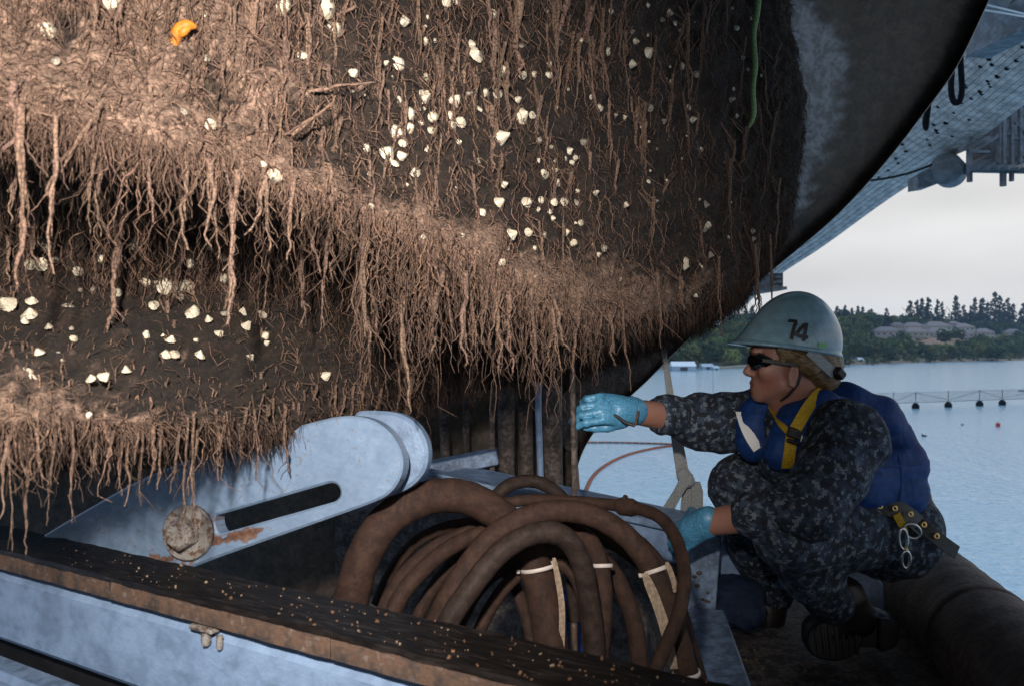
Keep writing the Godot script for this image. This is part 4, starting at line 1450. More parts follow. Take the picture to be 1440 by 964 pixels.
func build_hoses() -> void:
	var h: Material = M.hose
	hose([[470, 930, 1.5], [492, 850, 1.5], [510, 785, 1.5], [545, 730, 1.52], [598, 700, 1.55], [652, 698, 1.58], [700, 722, 1.60], [735, 762, 1.60], [755, 805, 1.58], [768, 860, 1.55], [776, 920, 1.52], [782, 1010, 1.5]], 57, h, "thickest brown hose, arching from the plates and dropping tied beside the inner loop")
	hose([[585, 960, 1.44], [612, 880, 1.44], [642, 820, 1.44], [690, 757, 1.46], [745, 725, 1.48], [800, 718, 1.5], [850, 732, 1.5], [895, 768, 1.48], [928, 825, 1.46], [950, 885, 1.43], [966, 950, 1.4], [974, 1010, 1.4]], 38, M.hose, "long brown hose making the widest outer arch of the coil")
	hose([[595, 970, 1.37], [628, 880, 1.38], [662, 826, 1.4], [705, 775, 1.42], [750, 750, 1.44], [790, 752, 1.45], [815, 785, 1.46], [828, 840, 1.47], [836, 900, 1.47], [838, 980, 1.47]], 36, M.hose_dark, "dark hose with worn print stripe, arching just inside the widest arch")
	hose([[760, 745, 1.66], [800, 745, 1.62], [832, 765, 1.58], [846, 810, 1.54], [848, 860, 1.51], [843, 920, 1.49], [838, 990, 1.48]], 31, h, "brown hose tied with a pale strip, dropping straight in mid coil")
	hose([[590, 960, 1.6], [640, 880, 1.6], [668, 830, 1.62], [700, 800, 1.65], [740, 785, 1.68], [800, 775, 1.7], [850, 790, 1.66], [880, 840, 1.6], [896, 900, 1.56], [900, 985, 1.54]], 28, h, "brown hose lying low inside the coil, right leg beside the tied one")
	hose([[800, 752, 1.75], [850, 757, 1.72], [895, 785, 1.68], [925, 820, 1.66], [960, 880, 1.62], [985, 960, 1.6]], 25, h, "brown hose sloping down right behind the widest arch")
	hose([[520, 920, 1.6], [545, 845, 1.62], [580, 795, 1.65], [625, 762, 1.68], [675, 745, 1.7], [720, 745, 1.72], [770, 770, 1.74]], 25, h, "brown hose, middle one of three fanning left inside the thick arch")
	hose([[530, 930, 1.5], [558, 848, 1.53], [595, 800, 1.56], [640, 765, 1.6], [690, 748, 1.63], [730, 760, 1.66]], 27, h, "brown hose, lowest of three fanning left inside the thick arch")
	hose([[530, 850, 1.74], [555, 795, 1.75], [590, 758, 1.76], [640, 738, 1.78], [700, 735, 1.8]], 20, h, "thin brown hose, highest of three fanning left inside the thick arch")
	hose([[700, 790, 1.75], [722, 820, 1.72], [738, 860, 1.7], [747, 900, 1.68], [752, 960, 1.66]], 21, h, "thin brown hose sloping down in the dark left of the tied thick hose")
	hose([[705, 707, 1.72], [750, 702, 1.7], [800, 704, 1.66], [850, 708, 1.62], [885, 712, 1.58], [925, 725, 1.52], [950, 755, 1.46], [962, 800, 1.4], [958, 850, 1.36], [940, 900, 1.34], [915, 955, 1.32], [900, 1000, 1.31]], 21, h, "thin brown hose with a coupling, looping out in front of the lower blue glove")
	hose([[640, 990, 1.58], [668, 900, 1.58], [706, 830, 1.6], [755, 792, 1.62], [800, 800, 1.62], [822, 850, 1.6], [830, 930, 1.58]], 22, h, "thin brown hose arching low under the dark striped hose")
	hose([[560, 960, 1.66], [590, 860, 1.68], [640, 790, 1.7], [700, 762, 1.72], [760, 765, 1.74]], 22, h, "thin brown hose just inside the lowest of the three left ones")
	hose([[770, 730, 1.8], [830, 735, 1.78], [885, 752, 1.75], [925, 790, 1.72], [955, 850, 1.7], [975, 930, 1.68]], 22, h, "thin brown hose farthest back behind the widest arch")
	hose([[688, 708, 1.98], [715, 682, 2.0], [750, 676, 2.02], [780, 690, 2.0], [800, 715, 1.98], [808, 750, 1.95]], 22, M.hose_dark, "dark hose stub curving in the gloom behind the coil")
	var tie := thing("hose_coupling", "short brown coupling on the thin hose left of the glove", "coupling")
	var g := Geo.new()
	g.tube([P(868, 710, 1.6), P(874, 711, 1.595), P(888, 713, 1.58), P(894, 714, 1.57)], [0.013, 0.0175, 0.0175, 0.0135], 16)
	obj("sleeve", g, M.hose, tie)
	g = Geo.new()
	g.tube([P(878, 704, 1.585), P(880, 697, 1.58)], [0.006, 0.005], 8)
	obj("lug", g, M.hose, tie)
	var ties := [[[758, 797, 1.575], [765, 830, 1.57], 58, "pale cable tie round the thickest hose"], [[846, 795, 1.545], [848, 840, 1.53], 33, "pale cable tie round the straight hose in mid coil"], [[922, 801, 1.465], [938, 845, 1.45], 40, "pale cable tie with its strips on the widest arch near the glove"], [[966, 946, 1.40], [970, 975, 1.40], 40, "pale cable tie lowest on the widest arch at the picture foot"]]
	for k in ties:
		var t := thing("cable_tie", k[3], "cable tie", Vector3.ZERO, "cable ties on the hoses")
		ring_on(k[0], k[1], k[2], 0.0035, "band", M.tie, t)
	# split packing strips under the ties
	for k in [[[779, 784, 1.535], [790, 850, 1.52], [789, 918, 1.5], 9, "pale strip tied along the right of the thickest hose"], [[830, 796, 1.52], [832, 860, 1.5], [829, 935, 1.47], 12, "pale strip tied along the left of the straight mid coil hose"], [[907, 806, 1.44], [930, 865, 1.42], [950, 940, 1.39], 15, "long pale strip tied in front of the widest arch"], [[938, 790, 1.45], [946, 812, 1.44], [951, 832, 1.44], 8, "short pale strip end poking up beside the upper right cable tie"]]:
		var p := [P(k[0][0], k[0][1], k[0][2]), P(k[1][0], k[1][1], k[1][2]), P(k[2][0], k[2][1], k[2][2])]
		p = curve(p, 6)
		var w: float = k[3] * 0.5 / F * 1.45
		var a := []
		var b := []
		var a2 := []
		var b2 := []
		for q in p.size():
			var f := (0.35 + 0.65 * sin(PI * clampf(q / 8.0 + 0.1, 0.0, 0.5)))
			var s := Vector3(w * f, 0, 0.0)
			a.append(p[q] - s + Vector3(0, 0, 0.001)); b.append(p[q] + s); a2.append(p[q] - s - Vector3(0, 0, 0.002)); b2.append(p[q] + s - Vector3(0, 0, 0.003))
		g = Geo.new()
		g.grid([b, a]); g.grid([a, a2]); g.grid([a2, b2]); g.grid([b2, b])
		tag(obj("filler_strip", g, M.cream), k[4], "strip", "pale strips on the hoses")

func build_deck() -> void:
	var g := Geo.new()
	g.box(Transform3D(Basis.IDENTITY, Vector3(0.885, -0.65, -0.9)), Vector3(0.93, 1.30, 6.0), 0.01)
	tag(obj("deck", g, M.deck), "dark rusty work deck strewn with crumbs", "deck", "", "structure")
	g = Geo.new()
	g.box(Transform3D(Basis.IDENTITY, Vector3(-1.6, -1.26, -0.9)), Vector3(4.2, 0.12, 6.0), 0.01)
	tag(obj("well_floor", g, M.deck), "floor of the dark well under the hoses and plates", "floor", "", "structure")
	g = Geo.new()
	var ba := P(480, 690, 3.25)
	var bb := P(1090, 815, 2.42)
	ba.y = -0.55
	bb.y = -0.55
	g.bar(ba, bb, 0.08, 1.5, 0.005)
	tag(obj("bulkhead", g, M.deck), "dark rusty bulkhead closing the far side of the well below the grey channel", "bulkhead")
	# round fender along the deck edge
	var t := thing("fender_pipe", "thick brown fender pipe running along the right edge of the deck", "pipe")
	g = Geo.new()
	var fa := P(1290, 822, 2.5)
	var fb := P(1452, 985, 1.72)
	fa.y = 0.10; fb.y = 0.085
	var far := fa + (fa - fb) * 0.12
	var near := fb + (fb - fa) * 1.2
	var pts := []
	var rad := []
	for k in 60:
		var f := k / 59.0
		pts.append(far.lerp(near, f)); rad.append(0.128 + 0.0015 * sin(k * 2.1) + rng.randf_range(-0.001, 0.001))
	g.tube(pts, rad, 40)
	obj("pipe", g, M.fender, t)
	g = Geo.new()
	var m := fa.lerp(fb, 0.66)
	var ax := (fb - fa).normalized()
	g.tube([m - ax * 0.02, m - ax * 0.015, m + ax * 0.015, m + ax * 0.02], [0.1275, 0.1315, 0.1315, 0.1275], 40)
	obj("weld_ring", g, M.fender, t)
	# grey channel along the far side of the deck, and the girder that meets it
	t = thing("grey_channel", "grey painted channel running behind the hoses and under the worker's hand", "beam")
	g = Geo.new()
	g.bar(P(640, 688, 2.9), P(1120, 800, 2.32), 0.13, 0.10, 0.008)
	obj("channel_web", g, M.paint, t)
	g = Geo.new()
	g.bar(P(640, 664, 2.9), P(1120, 768, 2.32), 0.20, 0.022, 0.004)
	obj("top_flange", g, M.dark_paint, t)
	t = thing("deck_girder", "dark grey girder with rust stains running toward the viewer right of the coil", "beam")
	g = slab([P(962, 752, 2.22), P(1015, 752, 2.22), P(1008, 852, 2.22), P(1006, 880, 2.22), P(962, 880, 2.22)], Vector3(0, 0, 1), 0.05, 0.004)
	obj("end_plate", g, M.dark_paint, t)
	g = Geo.new()
	g.bar(P(985, 868, 2.2), P(1022, 1010, 1.60), 0.125, 0.05, 0.006)
	obj("floor_beam", g, M.dark_paint, t)
	for k in 7:
		g = Geo.new()
		g.ball(P(974 + rng.randf_range(0, 26), 795 + rng.randf_range(0, 60), 2.215), Vector3(0.006, 0.004, 0.003) * rng.randf_range(0.5, 1.4), 5)
		obj("rust_blister", g, M.rust, t)
	# lug bracket with a pin hole near the boot
	t = thing("lug_bracket", "pale grey rounded lug with a round boss standing behind the boot", "bracket")
	var o := P(1215, 850, 2.2)
	var n := Vector3(-0.15, 0.1, 1).normalized()
	var poly := []
	for p in [[1182, 806], [1196, 799], [1214, 799], [1232, 806], [1243, 822], [1245, 845], [1244, 880], [1190, 880]]:
		poly.append(on_plane(p[0], p[1], o, n))
	g = slab(poly, n, 0.03, 0.005)
	obj("lug", g, M.paint, t)
	g = Geo.new()
	var b := on_plane(1209, 828, o, n)
	var xa := Vector3.UP.cross(n).normalized()
	g.lathe([Vector2(0.026, 0.0), Vector2(0.026, 0.006), Vector2(0.024, 0.008), Vector2(0.024, 0.008), Vector2(0.001, 0.008)], Transform3D(Basis(xa, n, xa.cross(n)), b), 24)
	obj("boss", g, M.paint, t)
	# blue bag tucked under the channel
	g = nets([["e", P(1035, 835, 2.28), Vector3(0.07, 0.05, 0.06), Basis.IDENTITY, 0.04], ["e", P(1015, 868, 2.25), Vector3(0.05, 0.03, 0.05), Basis.IDENTITY, 0.04], ["e", P(1050, 862, 2.22), Vector3(0.045, 0.035, 0.05), Basis.IDENTITY, 0.04]], 0.008, 0.012, 9.0)
	tag(obj("blue_bag", g, M.navy), "crumpled dark blue cloth bag on the deck under the grey channel", "bag")
	g = nets([["e", P(800, 880, 1.95), Vector3(0.03, 0.09, 0.03), Basis.IDENTITY, 0.04], ["e", P(792, 930, 1.95), Vector3(0.05, 0.06, 0.05), Basis.IDENTITY, 0.04]], 0.008, 0.012, 9.0)
	tag(obj("blue_cloth", g, M.vest), "blue cloth in the gloom between the hoses", "cloth")
	t = thing("wire_stake", "thin rusty threaded rod standing in the gap between hoses", "rod")
	g = Geo.new()
	g.tube([P(807, 960, 1.75), P(806, 870, 1.75)], [0.009, 0.009], 10)
	obj("rod", g, M.rust, t)
	g = Geo.new()
	g.tube([P(806, 872, 1.75), P(805, 810, 1.75)], [0.014, 0.014], 8)
	obj("threaded_end", g, M.hose_dark, t)
	# shell bits on the deck
	g = Geo.new()
	for k in 150:
		var p := Vector3(rng.randf_range(0.42, 1.0), 0.0, rng.randf_range(-2.25, -1.55))
		if rng.randf() < 0.6:
			p = Vector3(rng.randf_range(0.48, 0.72), 0.0, rng.randf_range(-2.2, -1.75))
		var r := rng.randf_range(0.0012, 0.0055)
		g.box(Transform3D(Basis.from_euler(Vector3(rng.randf() * 6, rng.randf() * 6, rng.randf() * 6)), p + Vector3(0, r * 0.4, 0)), Vector3(r * 1.6, r, r * 1.2), r * 0.2, Color(1.2, 1.15, 1.0) if rng.randf() < 0.5 else Color(0.8, 0.6, 0.4))
	tag(obj("debris", g, M.debris), "shell chips and crumbs scattered on the deck left of the boot", "debris", "", "stuff")

func build_gloom() -> void:
	# posts and pipes standing in the dark under the hull, left of the reaching hand
	var list := [[712, 560, 712, 690, 24, 3.05, "deck", "broad dark post in the gloom, between two thin pipes"], [692, 580, 692, 690, 8, 3.0, "deck", "thin dark pipe left of the broad dark post in the gloom"], [738, 545, 740, 640, 20, 3.1, "deck", "dark rusty pipe in the gloom under the hull"], [757, 575, 760, 660, 9, 2.95, "paint", "thin bright-edged pipe between the brown posts in the gloom"], [775, 560, 777, 690, 30, 3.08, "deck", "broad brown post in the gloom left of the reaching hand"], [805, 540, 808, 690, 8, 2.04, "deck", "thin brown rod hanging at the fingertips of the reaching glove"], [808, 640, 812, 690, 8, 3.1, "fender", "short brown stub at the waterside edge of the gloom"], [625, 600, 627, 680, 14, 3.1, "deck", "dark post in the gloom right of the plates"], [655, 605, 656, 690, 10, 3.12, "deck", "thin dark pipe in the gloom beyond the plates"]]
	for k in list:
		var g := Geo.new()
		var d: float = k[5]
		var r: float = k[4] * 0.5 / F * d
		g.tube([P(k[0], k[1] - 60, d), P(k[0], k[1], d), P(k[2], k[3], d), P(k[2] + 1, 760, d)], [r], 14)
		tag(obj("post", g, M[k[6]]), k[7], "post")
	var g := Geo.new()
	g.bar(P(600, 660, 3.0), P(700, 640, 3.0), 0.12, 0.05, 0.004)
	tag(obj("cross_beam", g, M.dark_paint), "dark cross beam behind the rounded plates in the gloom", "beam")
	g = Geo.new()
	g.bar(P(595, 672, 2.2), P(820, 720, 2.3), 0.10, 0.05, 0.006)
	tag(obj("ledge_beam", g, M.dark_paint), "grey ledge behind the top of the coiled hoses", "beam")

func build_sling() -> void:
	var t := thing("lifting_sling", "grey webbing sling hanging from the hull edge and knotted behind the lower glove", "sling")
	var ribbon := func(pts: Array, wpx: Array) -> Geo:
		var g := Geo.new()
		var a := []; var b := []; var c := []; var e := []
		for k in pts.size():
			var p := P(pts[k][0], pts[k][1], pts[k][2])
			var s := Vector3(wpx[k] * 0.5 / F * pts[k][2], 0, 0)
			a.append(p - s); b.append(p + s); c.append(p - s - Vector3(0, 0, 0.006)); e.append(p + s - Vector3(0, 0, 0.006))
		g.grid([b, a]); g.grid([a, c]); g.grid([c, e]); g.grid([e, b])
		return g
	var g: Geo = ribbon.call([[930, 470, 2.62], [938, 520, 2.62], [945, 570, 2.62], [951, 610, 2.62], [957, 645, 2.62], [961, 668, 2.62]], [5, 8, 11, 15, 17, 18])
	obj("strap", g, M.webbing, t)
	g = ribbon.call([[961, 660, 2.6], [966, 672, 2.58], [955, 690, 2.58], [942, 712, 2.6], [936, 735, 2.62]], [16, 18, 15, 17, 16])
	obj("strap", g, M.webbing, t)
	g = ribbon.call([[958, 690, 2.63], [963, 672, 2.64], [970, 680, 2.64], [966, 720, 2.64], [965, 750, 2.64]], [10, 14, 18, 18, 18])
	obj("strap", g, M.webbing, t)
	g = ribbon.call([[968, 678, 2.61], [978, 677, 2.61], [981, 690, 2.61], [981, 720, 2.61], [981, 750, 2.61]], [8, 14, 16, 16, 16])
	obj("strap", g, M.webbing, t)
	g = nets([["e", P(962, 668, 2.6), Vector3(0.022, 0.024, 0.014), Basis.from_euler(Vector3(0, 0, 0.5)), 0.02], ["e", P(968, 676, 2.6), Vector3(0.02, 0.018, 0.014), Basis.from_euler(Vector3(0, 0, -0.4)), 0.02]], 0.004, 0.003, 30.0)
	obj("knot", g, M.webbing, t)
	# floating orange boom line, two reaches
	g = Geo.new()
	var dash := Geo.new()
	var p1 := curve([Vector3(795, 622, 0), Vector3(870, 622, 0), Vector3(940, 624, 0), Vector3(985, 626, 0)], 16)
	var p2 := curve([Vector3(820, 700, 0), Vector3(832, 672, 0), Vector3(850, 655, 0), Vector3(880, 640, 0), Vector3(920, 630, 0), Vector3(967, 624, 0)], 16)
	var nm := 0
	for pl in [p1, p2]:
		var b := thing("boom_line", "straight upper reach of the orange and black boom line beyond the sling" if nm == 0 else "curved lower reach of the orange and black boom line below the straight one", "boom line", Vector3.ZERO, "boom lines on the bay")
		var path := []
		for q in pl:
			path.append(P(q.x, q.y, (EYE.y - SEA - 0.05) * F / (q.y - 482.0)))
		g = Geo.new()
		g.tube(path, [0.15], 8)
		obj("line", g, M.orange if nm == 1 else M.fender, b)
		dash = Geo.new()
		for k in range(0, path.size() - 1, 2 if nm == 0 else 1):
			var a: Vector3 = path[k]
			var c: Vector3 = a.lerp(path[k + 1], 0.5)
			dash.tube([a, c], [0.165], 8)
		obj("banding", dash, M.black if nm == 1 else M.orange, b)
		nm += 1

# ---------------------------------------------------------------- the bay and the far shore
const SHORE_A := Vector3(60, SEA, -350)
const SHORE_B := Vector3(400, SEA, -622)

func shore(s: float, t: float) -> Vector3:      # s metres along the waterline, t metres inland
	var L := (SHORE_B - SHORE_A).normalized()
	var N := Vector3(L.z, 0, -L.x)
	if N.z > 0: N = -N
	var w := sin(s * 0.03) * 5.0 + sin(s * 0.011 + 1.0) * 8.0
	var p := SHORE_A + L * s + N * (t + w)
	var k := clampf(t / 130.0, 0.0, 1.0)
	var top := 18.5 + 2.0 * sin(s * 0.017) + 1.0 * sin(s * 0.05) + s * 0.003
	p.y = SEA - 0.6 + minf(t, 14.0) * 0.17 + top * smoothstep(0.06, 1.0, k) + maxf(t - 130.0, 0.0) * 0.03
	return p

func crown_mesh(kind: int) -> ArrayMesh:        # 0..2 broad crowns, 3..4 conifers, 5 shrub; one metre tall
	var g := Geo.new()
	var leaf := func(p: Vector3, s: float, shade: Color) -> void:
		var b := Basis.from_euler(Vector3(rng.randf() * TAU, rng.randf() * TAU, rng.randf() * TAU)) * s
		var k := g.v.size()
		for q in [Vector3(-1, 0, -0.6), Vector3(1, 0.1, -0.7), Vector3(0.7, -0.15, 0.8), Vector3(-0.8, 0.2, 0.7)]:
			g.vert(p + b * q, shade)
		g.tri(k, k + 1, k + 2); g.tri(k, k + 2, k + 3)
	if kind < 3 or kind == 5:
		var lobes := []
		for k in (7 if kind < 3 else 5):
			var a := rng.randf() * TAU
			var h := rng.randf_range(0.32, 0.82) if kind < 3 else rng.randf_range(0.2, 0.6)
			lobes.append([Vector3(cos(a) * 0.24, h, sin(a) * 0.24) * (Vector3(1, 1, 1) if kind < 3 else Vector3(1.7, 1, 1.7)), rng.randf_range(0.16, 0.26)])
		lobes.append([Vector3(0, 0.62 if kind < 3 else 0.45, 0), 0.3])
		for l in lobes:
			for k in 26:
				var d := Vector3(rng.randfn(), rng.randfn(), rng.randfn()).normalized()
				var v := rng.randf_range(0.75, 1.15)
				leaf.call(l[0] + d * l[1] * rng.randf_range(0.65, 1.05), rng.randf_range(0.05, 0.085), Color(v, v, v * 0.95))
	else:
		var n := 22
		for k in n:
			var h := 0.12 + 0.86 * k / n
			var r := (1.0 - h) * (0.24 if kind == 3 else 0.19) + 0.016
			for q in int(9 - k * 0.25):
				if kind == 4 and rng.randf() < 0.12:
					continue
				var a := rng.randf() * TAU
				for m in 2:
					var v := rng.randf_range(0.7, 1.1)
					leaf.call(Vector3(cos(a) * r * (0.4 + m * 0.5), h - r * 0.25 * m + rng.randf_range(-0.02, 0.02), sin(a) * r * (0.4 + m * 0.5)), rng.randf_range(0.018, 0.036), Color(v, v, v))
	return g.mesh()

func build_bay() -> void:
	var g := Geo.new()
	var rows := []
	for r in [Vector2(300, 40), Vector2(60, 40), Vector2(-20, 30), Vector2(-200, 30), Vector2(-700, 30), Vector2(-1300, 30)]:
		var row := []
		for k in [-500, -100, 100, 600, 1400]:
			row.append(Vector3(k, SEA, r.x))
		rows.append(row)
	rows.reverse()
	g.grid(rows)
	var sea := obj("water", g, M.water)
	tag(sea, "light blue rippled water of the bay", "water", "", "structure")
	# hill
	g = Geo.new()
	rows = []
	var cols := []
	var n := FastNoiseLite.new(); n.frequency = 0.05
	for t in [-6, 0, 4, 8, 14, 24, 36, 48, 60, 75, 90, 105, 120, 140, 170, 220, 320]:
		var row := []
		var cr := []
		for s in range(-220, 1000, 10):
			var p := shore(s, t)
			p.y += n.get_noise_2d(p.x, p.z) * (0.4 if t < 10 else 1.2)
			row.append(p)
			var c := Color(0.075, 0.085, 0.04)
			if t < 9: c = Color(0.16, 0.13, 0.10)
			var q := px_of(p)
			if (q.x > 1294 and q.x < 1330 or q.x > 1338 and q.x < 1366) and t > 44 and t < 84: c = Color(0.30, 0.17, 0.11)
			if q.x > 1250 and q.x < 1262 and t > 24 and t < 60: c = Color(0.27, 0.18, 0.11)
			cr.append(c)
		rows.append(row)
		cols.append(cr)
	rows.reverse(); cols.reverse()
	g.grid(rows, cols)
	tag(obj("hill", g, M.soil), "low wooded hill along the far side of the bay", "hill", "", "structure")
	var kinds := []
	for k in 6:
		kinds.append(crown_mesh(k))
	var greens := [Color(0.055, 0.078, 0.03), Color(0.075, 0.10, 0.034), Color(0.125, 0.135, 0.042), Color(0.045, 0.066, 0.032), Color(0.034, 0.05, 0.034)]
	# woodland that reads as one mass
	for kind in [0, 2, 3, 5]:
		var mm := MultiMesh.new()
		mm.transform_format = MultiMesh.TRANSFORM_3D
		mm.use_colors = true
		mm.mesh = kinds[kind]
		var xs := []
		var cs := []
		var count: int = {0: 620, 2: 620, 3: 260, 5: 900}[kind]
		while xs.size() < count:
			var s := rng.randf_range(-60, 800)
			var t := rng.randf_range(8, 210)
			if kind == 3: t = rng.randf_range(118, 230)
			if kind == 5: t = rng.randf_range(4, 90)
			# clearings: houses, bare bank
			var p := shore(s, t)
			var q := px_of(p)
			if q.x > 1222 and q.x < 1436 and t > 70 and t < 118 and kind != 5: continue
			if q.x > 1222 and q.x < 1436 and t > 86 and t < 116: continue
			if (q.x > 1292 and q.x < 1332 or q.x > 1336 and q.x < 1368) and t > 40 and t < 86 and (kind != 5 or rng.randf() < 0.8): continue
			if kind != 5 and q.x > 1180 and t > 30 and t < 84 and rng.randf() < 0.4: continue
			if kind != 5 and q.x > 1180 and t < 16: continue
			var h := rng.randf_range(6, 13)
			if t > 118: h = rng.randf_range(9, 16)
			if kind == 3: h = rng.randf_range(14, 22)
			if kind == 5: h = rng.randf_range(1.8, 5.0)
			xs.append(Transform3D(Basis.from_euler(Vector3(0, rng.randf() * TAU, 0)).scaled(Vector3(h * rng.randf_range(0.9, 1.3), h, h * rng.randf_range(0.9, 1.3))), p - Vector3(0, 0.5, 0)))
			var c: Color = greens[rng.randi() % 4] * rng.randf_range(1.0, 2.0)
			if kind == 3: c = greens[4] * rng.randf_range(0.8, 1.1)
			if kind == 5 and rng.randf() < 0.3: c = Color(0.12, 0.10, 0.04)
			c.a = 1.0
			cs.append(c)
		mm.instance_count = xs.size()
		for k in xs.size():
			mm.set_instance_transform(k, xs[k])
			mm.set_instance_color(k, cs[k])
		var o := MultiMeshInstance3D.new()
		o.multimesh = mm
		o.material_override = M.leaf
		o.name = numbered({0: "woodland", 2: "woodland", 3: "conifer_woodland", 5: "scrub"}[kind])
		add_child(o, true)
		tag(o, {0: "dark leafy woodland covering the far hill", 2: "lighter leafy woodland mixed over the far hill", 3: "dark conifer woodland along the crest of the far hill", 5: "low scrub on the bank below the houses"}[kind], "woodland" if kind != 5 else "scrub", "", "stuff")
	# single trees that stand out
	var protos := []
	var tints := [greens[1], greens[4], greens[3]]
	for k in 3:
		var t := thing(["round_tree", "conifer_tree", "shore_tree"][k], "", "tree")
		var tr := Geo.new()
		var tp := []
		for q in 6:
			tp.append(Vector3(sin(q * 1.3) * 0.008, q * (0.11 if k != 1 else 0.19), cos(q * 1.7) * 0.008))
		tr.tube(tp, [0.03, 0.025, 0.02, 0.014, 0.009, 0.004] if k != 1 else [0.018, 0.015, 0.012, 0.009, 0.006, 0.002], 6)
		for q in 4:
			var a := q * 1.7
			tr.tube([Vector3(0, 0.3 + q * 0.06, 0), Vector3(cos(a) * 0.12, 0.42 + q * 0.07, sin(a) * 0.12), Vector3(cos(a) * 0.2, 0.58 + q * 0.06, sin(a) * 0.2)], [0.01, 0.007, 0.003], 5)
		obj("trunk", tr, M.bark, t)
		var m: StandardMaterial3D = M.leaf.duplicate()
		m.albedo_color = (tints[k] as Color).linear_to_srgb()
		put_mesh("crown", kinds[[1, 4, 0][k]], m, t)
		protos.append(t)
	var label := ["round leafy tree on the far slope", "dark conifer on the far skyline", "bushy tree at the far waterline"]
	var grp := ["round trees on the far hill", "conifers on the far skyline", "trees along the far waterline"]
	var spots := []
	# skyline conifers by photograph x and top y
	for k in [[1281, 421], [1289, 420], [1296, 418], [1307, 416], [1320, 419], [1324, 423], [1345, 414], [1356, 427], [1371, 417], [1380, 418], [1398, 409], [1406, 414], [1418, 417], [1424, 426], [1440, 425], [1207, 429], [1214, 430], [1226, 433], [1191, 437], [1366, 428], [1436, 440], [1412, 425], [1388, 424], [1378, 428], [1060, 427], [1052, 431]]:
		var best := Vector3.ZERO
		var bd := 1e9
		for s in range(-60, 860, 4):
			var p := shore(s, 128 + (int(k[0]) % 5) * 9)
			var e := absf(px_of(p).x - k[0])
			if e < bd: bd = e; best = p
		var h: float = (482.0 - k[1]) / F * -best.z + EYE.y - best.y
		spots.append([1, best, h * 1.03, h * rng.randf_range(0.95, 1.5)])
	for k in [[1095, 0.0], [1185, 0], [1253, 8], [1288, 30], [1309, 6], [1340, 10], [1362, 24], [1396, 7], [1405, 5], [1436, 20], [1330, 60], [1200, 25], [1212, 40], [1236, 34], [1262, 30], [1228, 20], [1219, 55], [1276, 44], [1010, 15], [1020, 40], [1030, 60], [985, 30], [1000, 60], [1040, 30], [1014, 80], [1036, 90], [1200, 70], [1190, 90], [1215, 95], [1420, 50], [1430, 60], [1380, 46], [1350, 66], [1252, 124], [1268, 122], [1282, 126], [1300, 120], [1336, 122]]:
		var best := Vector3.ZERO
		var bd := 1e9
		for s in range(-60, 860, 3):
			var p := shore(s, k[1])
			var e := absf(px_of(p).x - k[0])
			if e < bd: bd = e; best = p
		var h := rng.randf_range(8, 14) if k[1] > 12 else rng.randf_range(7, 12)
		spots.append([0 if k[1] > 12 else 2, best, h, h * rng.randf_range(0.95, 1.25)])
	var used := {}
	var placed := []
	for s in spots:
		var o: Node3D = protos[s[0]]
		if used.has(s[0]):
			o = protos[s[0]].duplicate()
			o.name = numbered(protos[s[0]].name)
			add_child(o, true)
		used[s[0]] = true
		o.transform = Transform3D(Basis.from_euler(Vector3(0, rng.randf() * TAU, 0)).scaled(Vector3(s[3], s[2], s[3])), s[1] - Vector3(0, 0.4, 0))
		placed.append([o, s[0], px_of(s[1]).x])
	# each is told apart by what it stands above or beside, and its turn from the left there
	var marks := [[1075, "left of the hard hat"], [1150, "hidden half behind the hard hat"], [1205, "just right of the hard hat"], [1244, "by the leftmost far houses"], [1284, "by the hip-roofed house"], [1318, "by the largest grey roof"], [1354, "by the long grey-roofed house"], [1390, "by the tan-roofed house"], [1440, "at the right picture edge"]]
	var sets := {}
	for o in placed:
		var bm := 0
		for k in marks.size():
			if absf(marks[k][0] - o[2]) < absf(marks[bm][0] - o[2]): bm = k
		var key := Vector2i(o[1], bm)
		if not sets.has(key): sets[key] = []
		sets[key].append(o)
	var nth := ["first", "second", "third", "fourth", "fifth", "sixth", "seventh", "eighth", "ninth", "tenth", "eleventh", "twelfth"]
	for key in sets:
		var l: Array = sets[key]
		l.sort_custom(func(a, b): return a[2] < b[2])
		for k in l.size():
			var tail := "" if l.size() == 1 else ", %s from left" % nth[mini(k, 11)]
			tag(l[k][0], "%s %s%s" % [label[key.x], marks[key.y][1], tail], "tree", grp[key.x])
	# houses on the slope: photograph x, y of the eaves, width in pixels, storey height, label
	var hs := [[1244, 466, 34, "wide low brown-roofed house leftmost on the far hill"], [1262, 457, 16, "small reddish-fronted house behind the leftmost roofs on the far hill"], [1283, 459, 30, "broad hip-roofed house second from left on the far hill"], [1286, 467, 36, "pinkish house in front of the hip-roofed house on the far hill"], [1316, 459, 38, "largest grey hip-roofed house in the middle of the row on the far hill"], [1318, 468, 40, "low pale house below the largest grey roof on the far hill"], [1342, 455, 14, "small tan upper house right of the middle on the far hill"], [1352, 460, 28, "long grey-roofed house right of the middle on the far hill"], [1351, 469, 30, "pale house with many windows below the long grey roof"], [1382, 467, 26, "tan-roofed house near the right end of the far row"], [1424, 467, 22, "pale house at the far right among conifers"], [1366, 465, 16, "small grey house filling the gap right of the long roof"]]
	for k in hs:
		var bd := 1e9
		var best := Vector3.ZERO
		for s in range(200, 760, 4):
			for tt in [88, 94, 100, 106, 112]:
				var p := shore(s, tt)
				var q := px_of(p + Vector3(0, 5.0, 0))
				var e := absf(q.x - k[0]) + absf(q.y - k[1]) * 1.5
				if e < bd: bd = e; best = p
		var d := -best.z
		var wide: float = k[2] / F * d
		var eave: float = EYE.y - (k[1] - 482.0) / F * d
		var low := best.y - 1.5
		var t := thing("house", k[3], "house")
		var yaw := Basis.from_euler(Vector3(0, -0.67 + rng.randf_range(-0.2, 0.2) + 0.6, 0))
		var deep := wide * 0.6
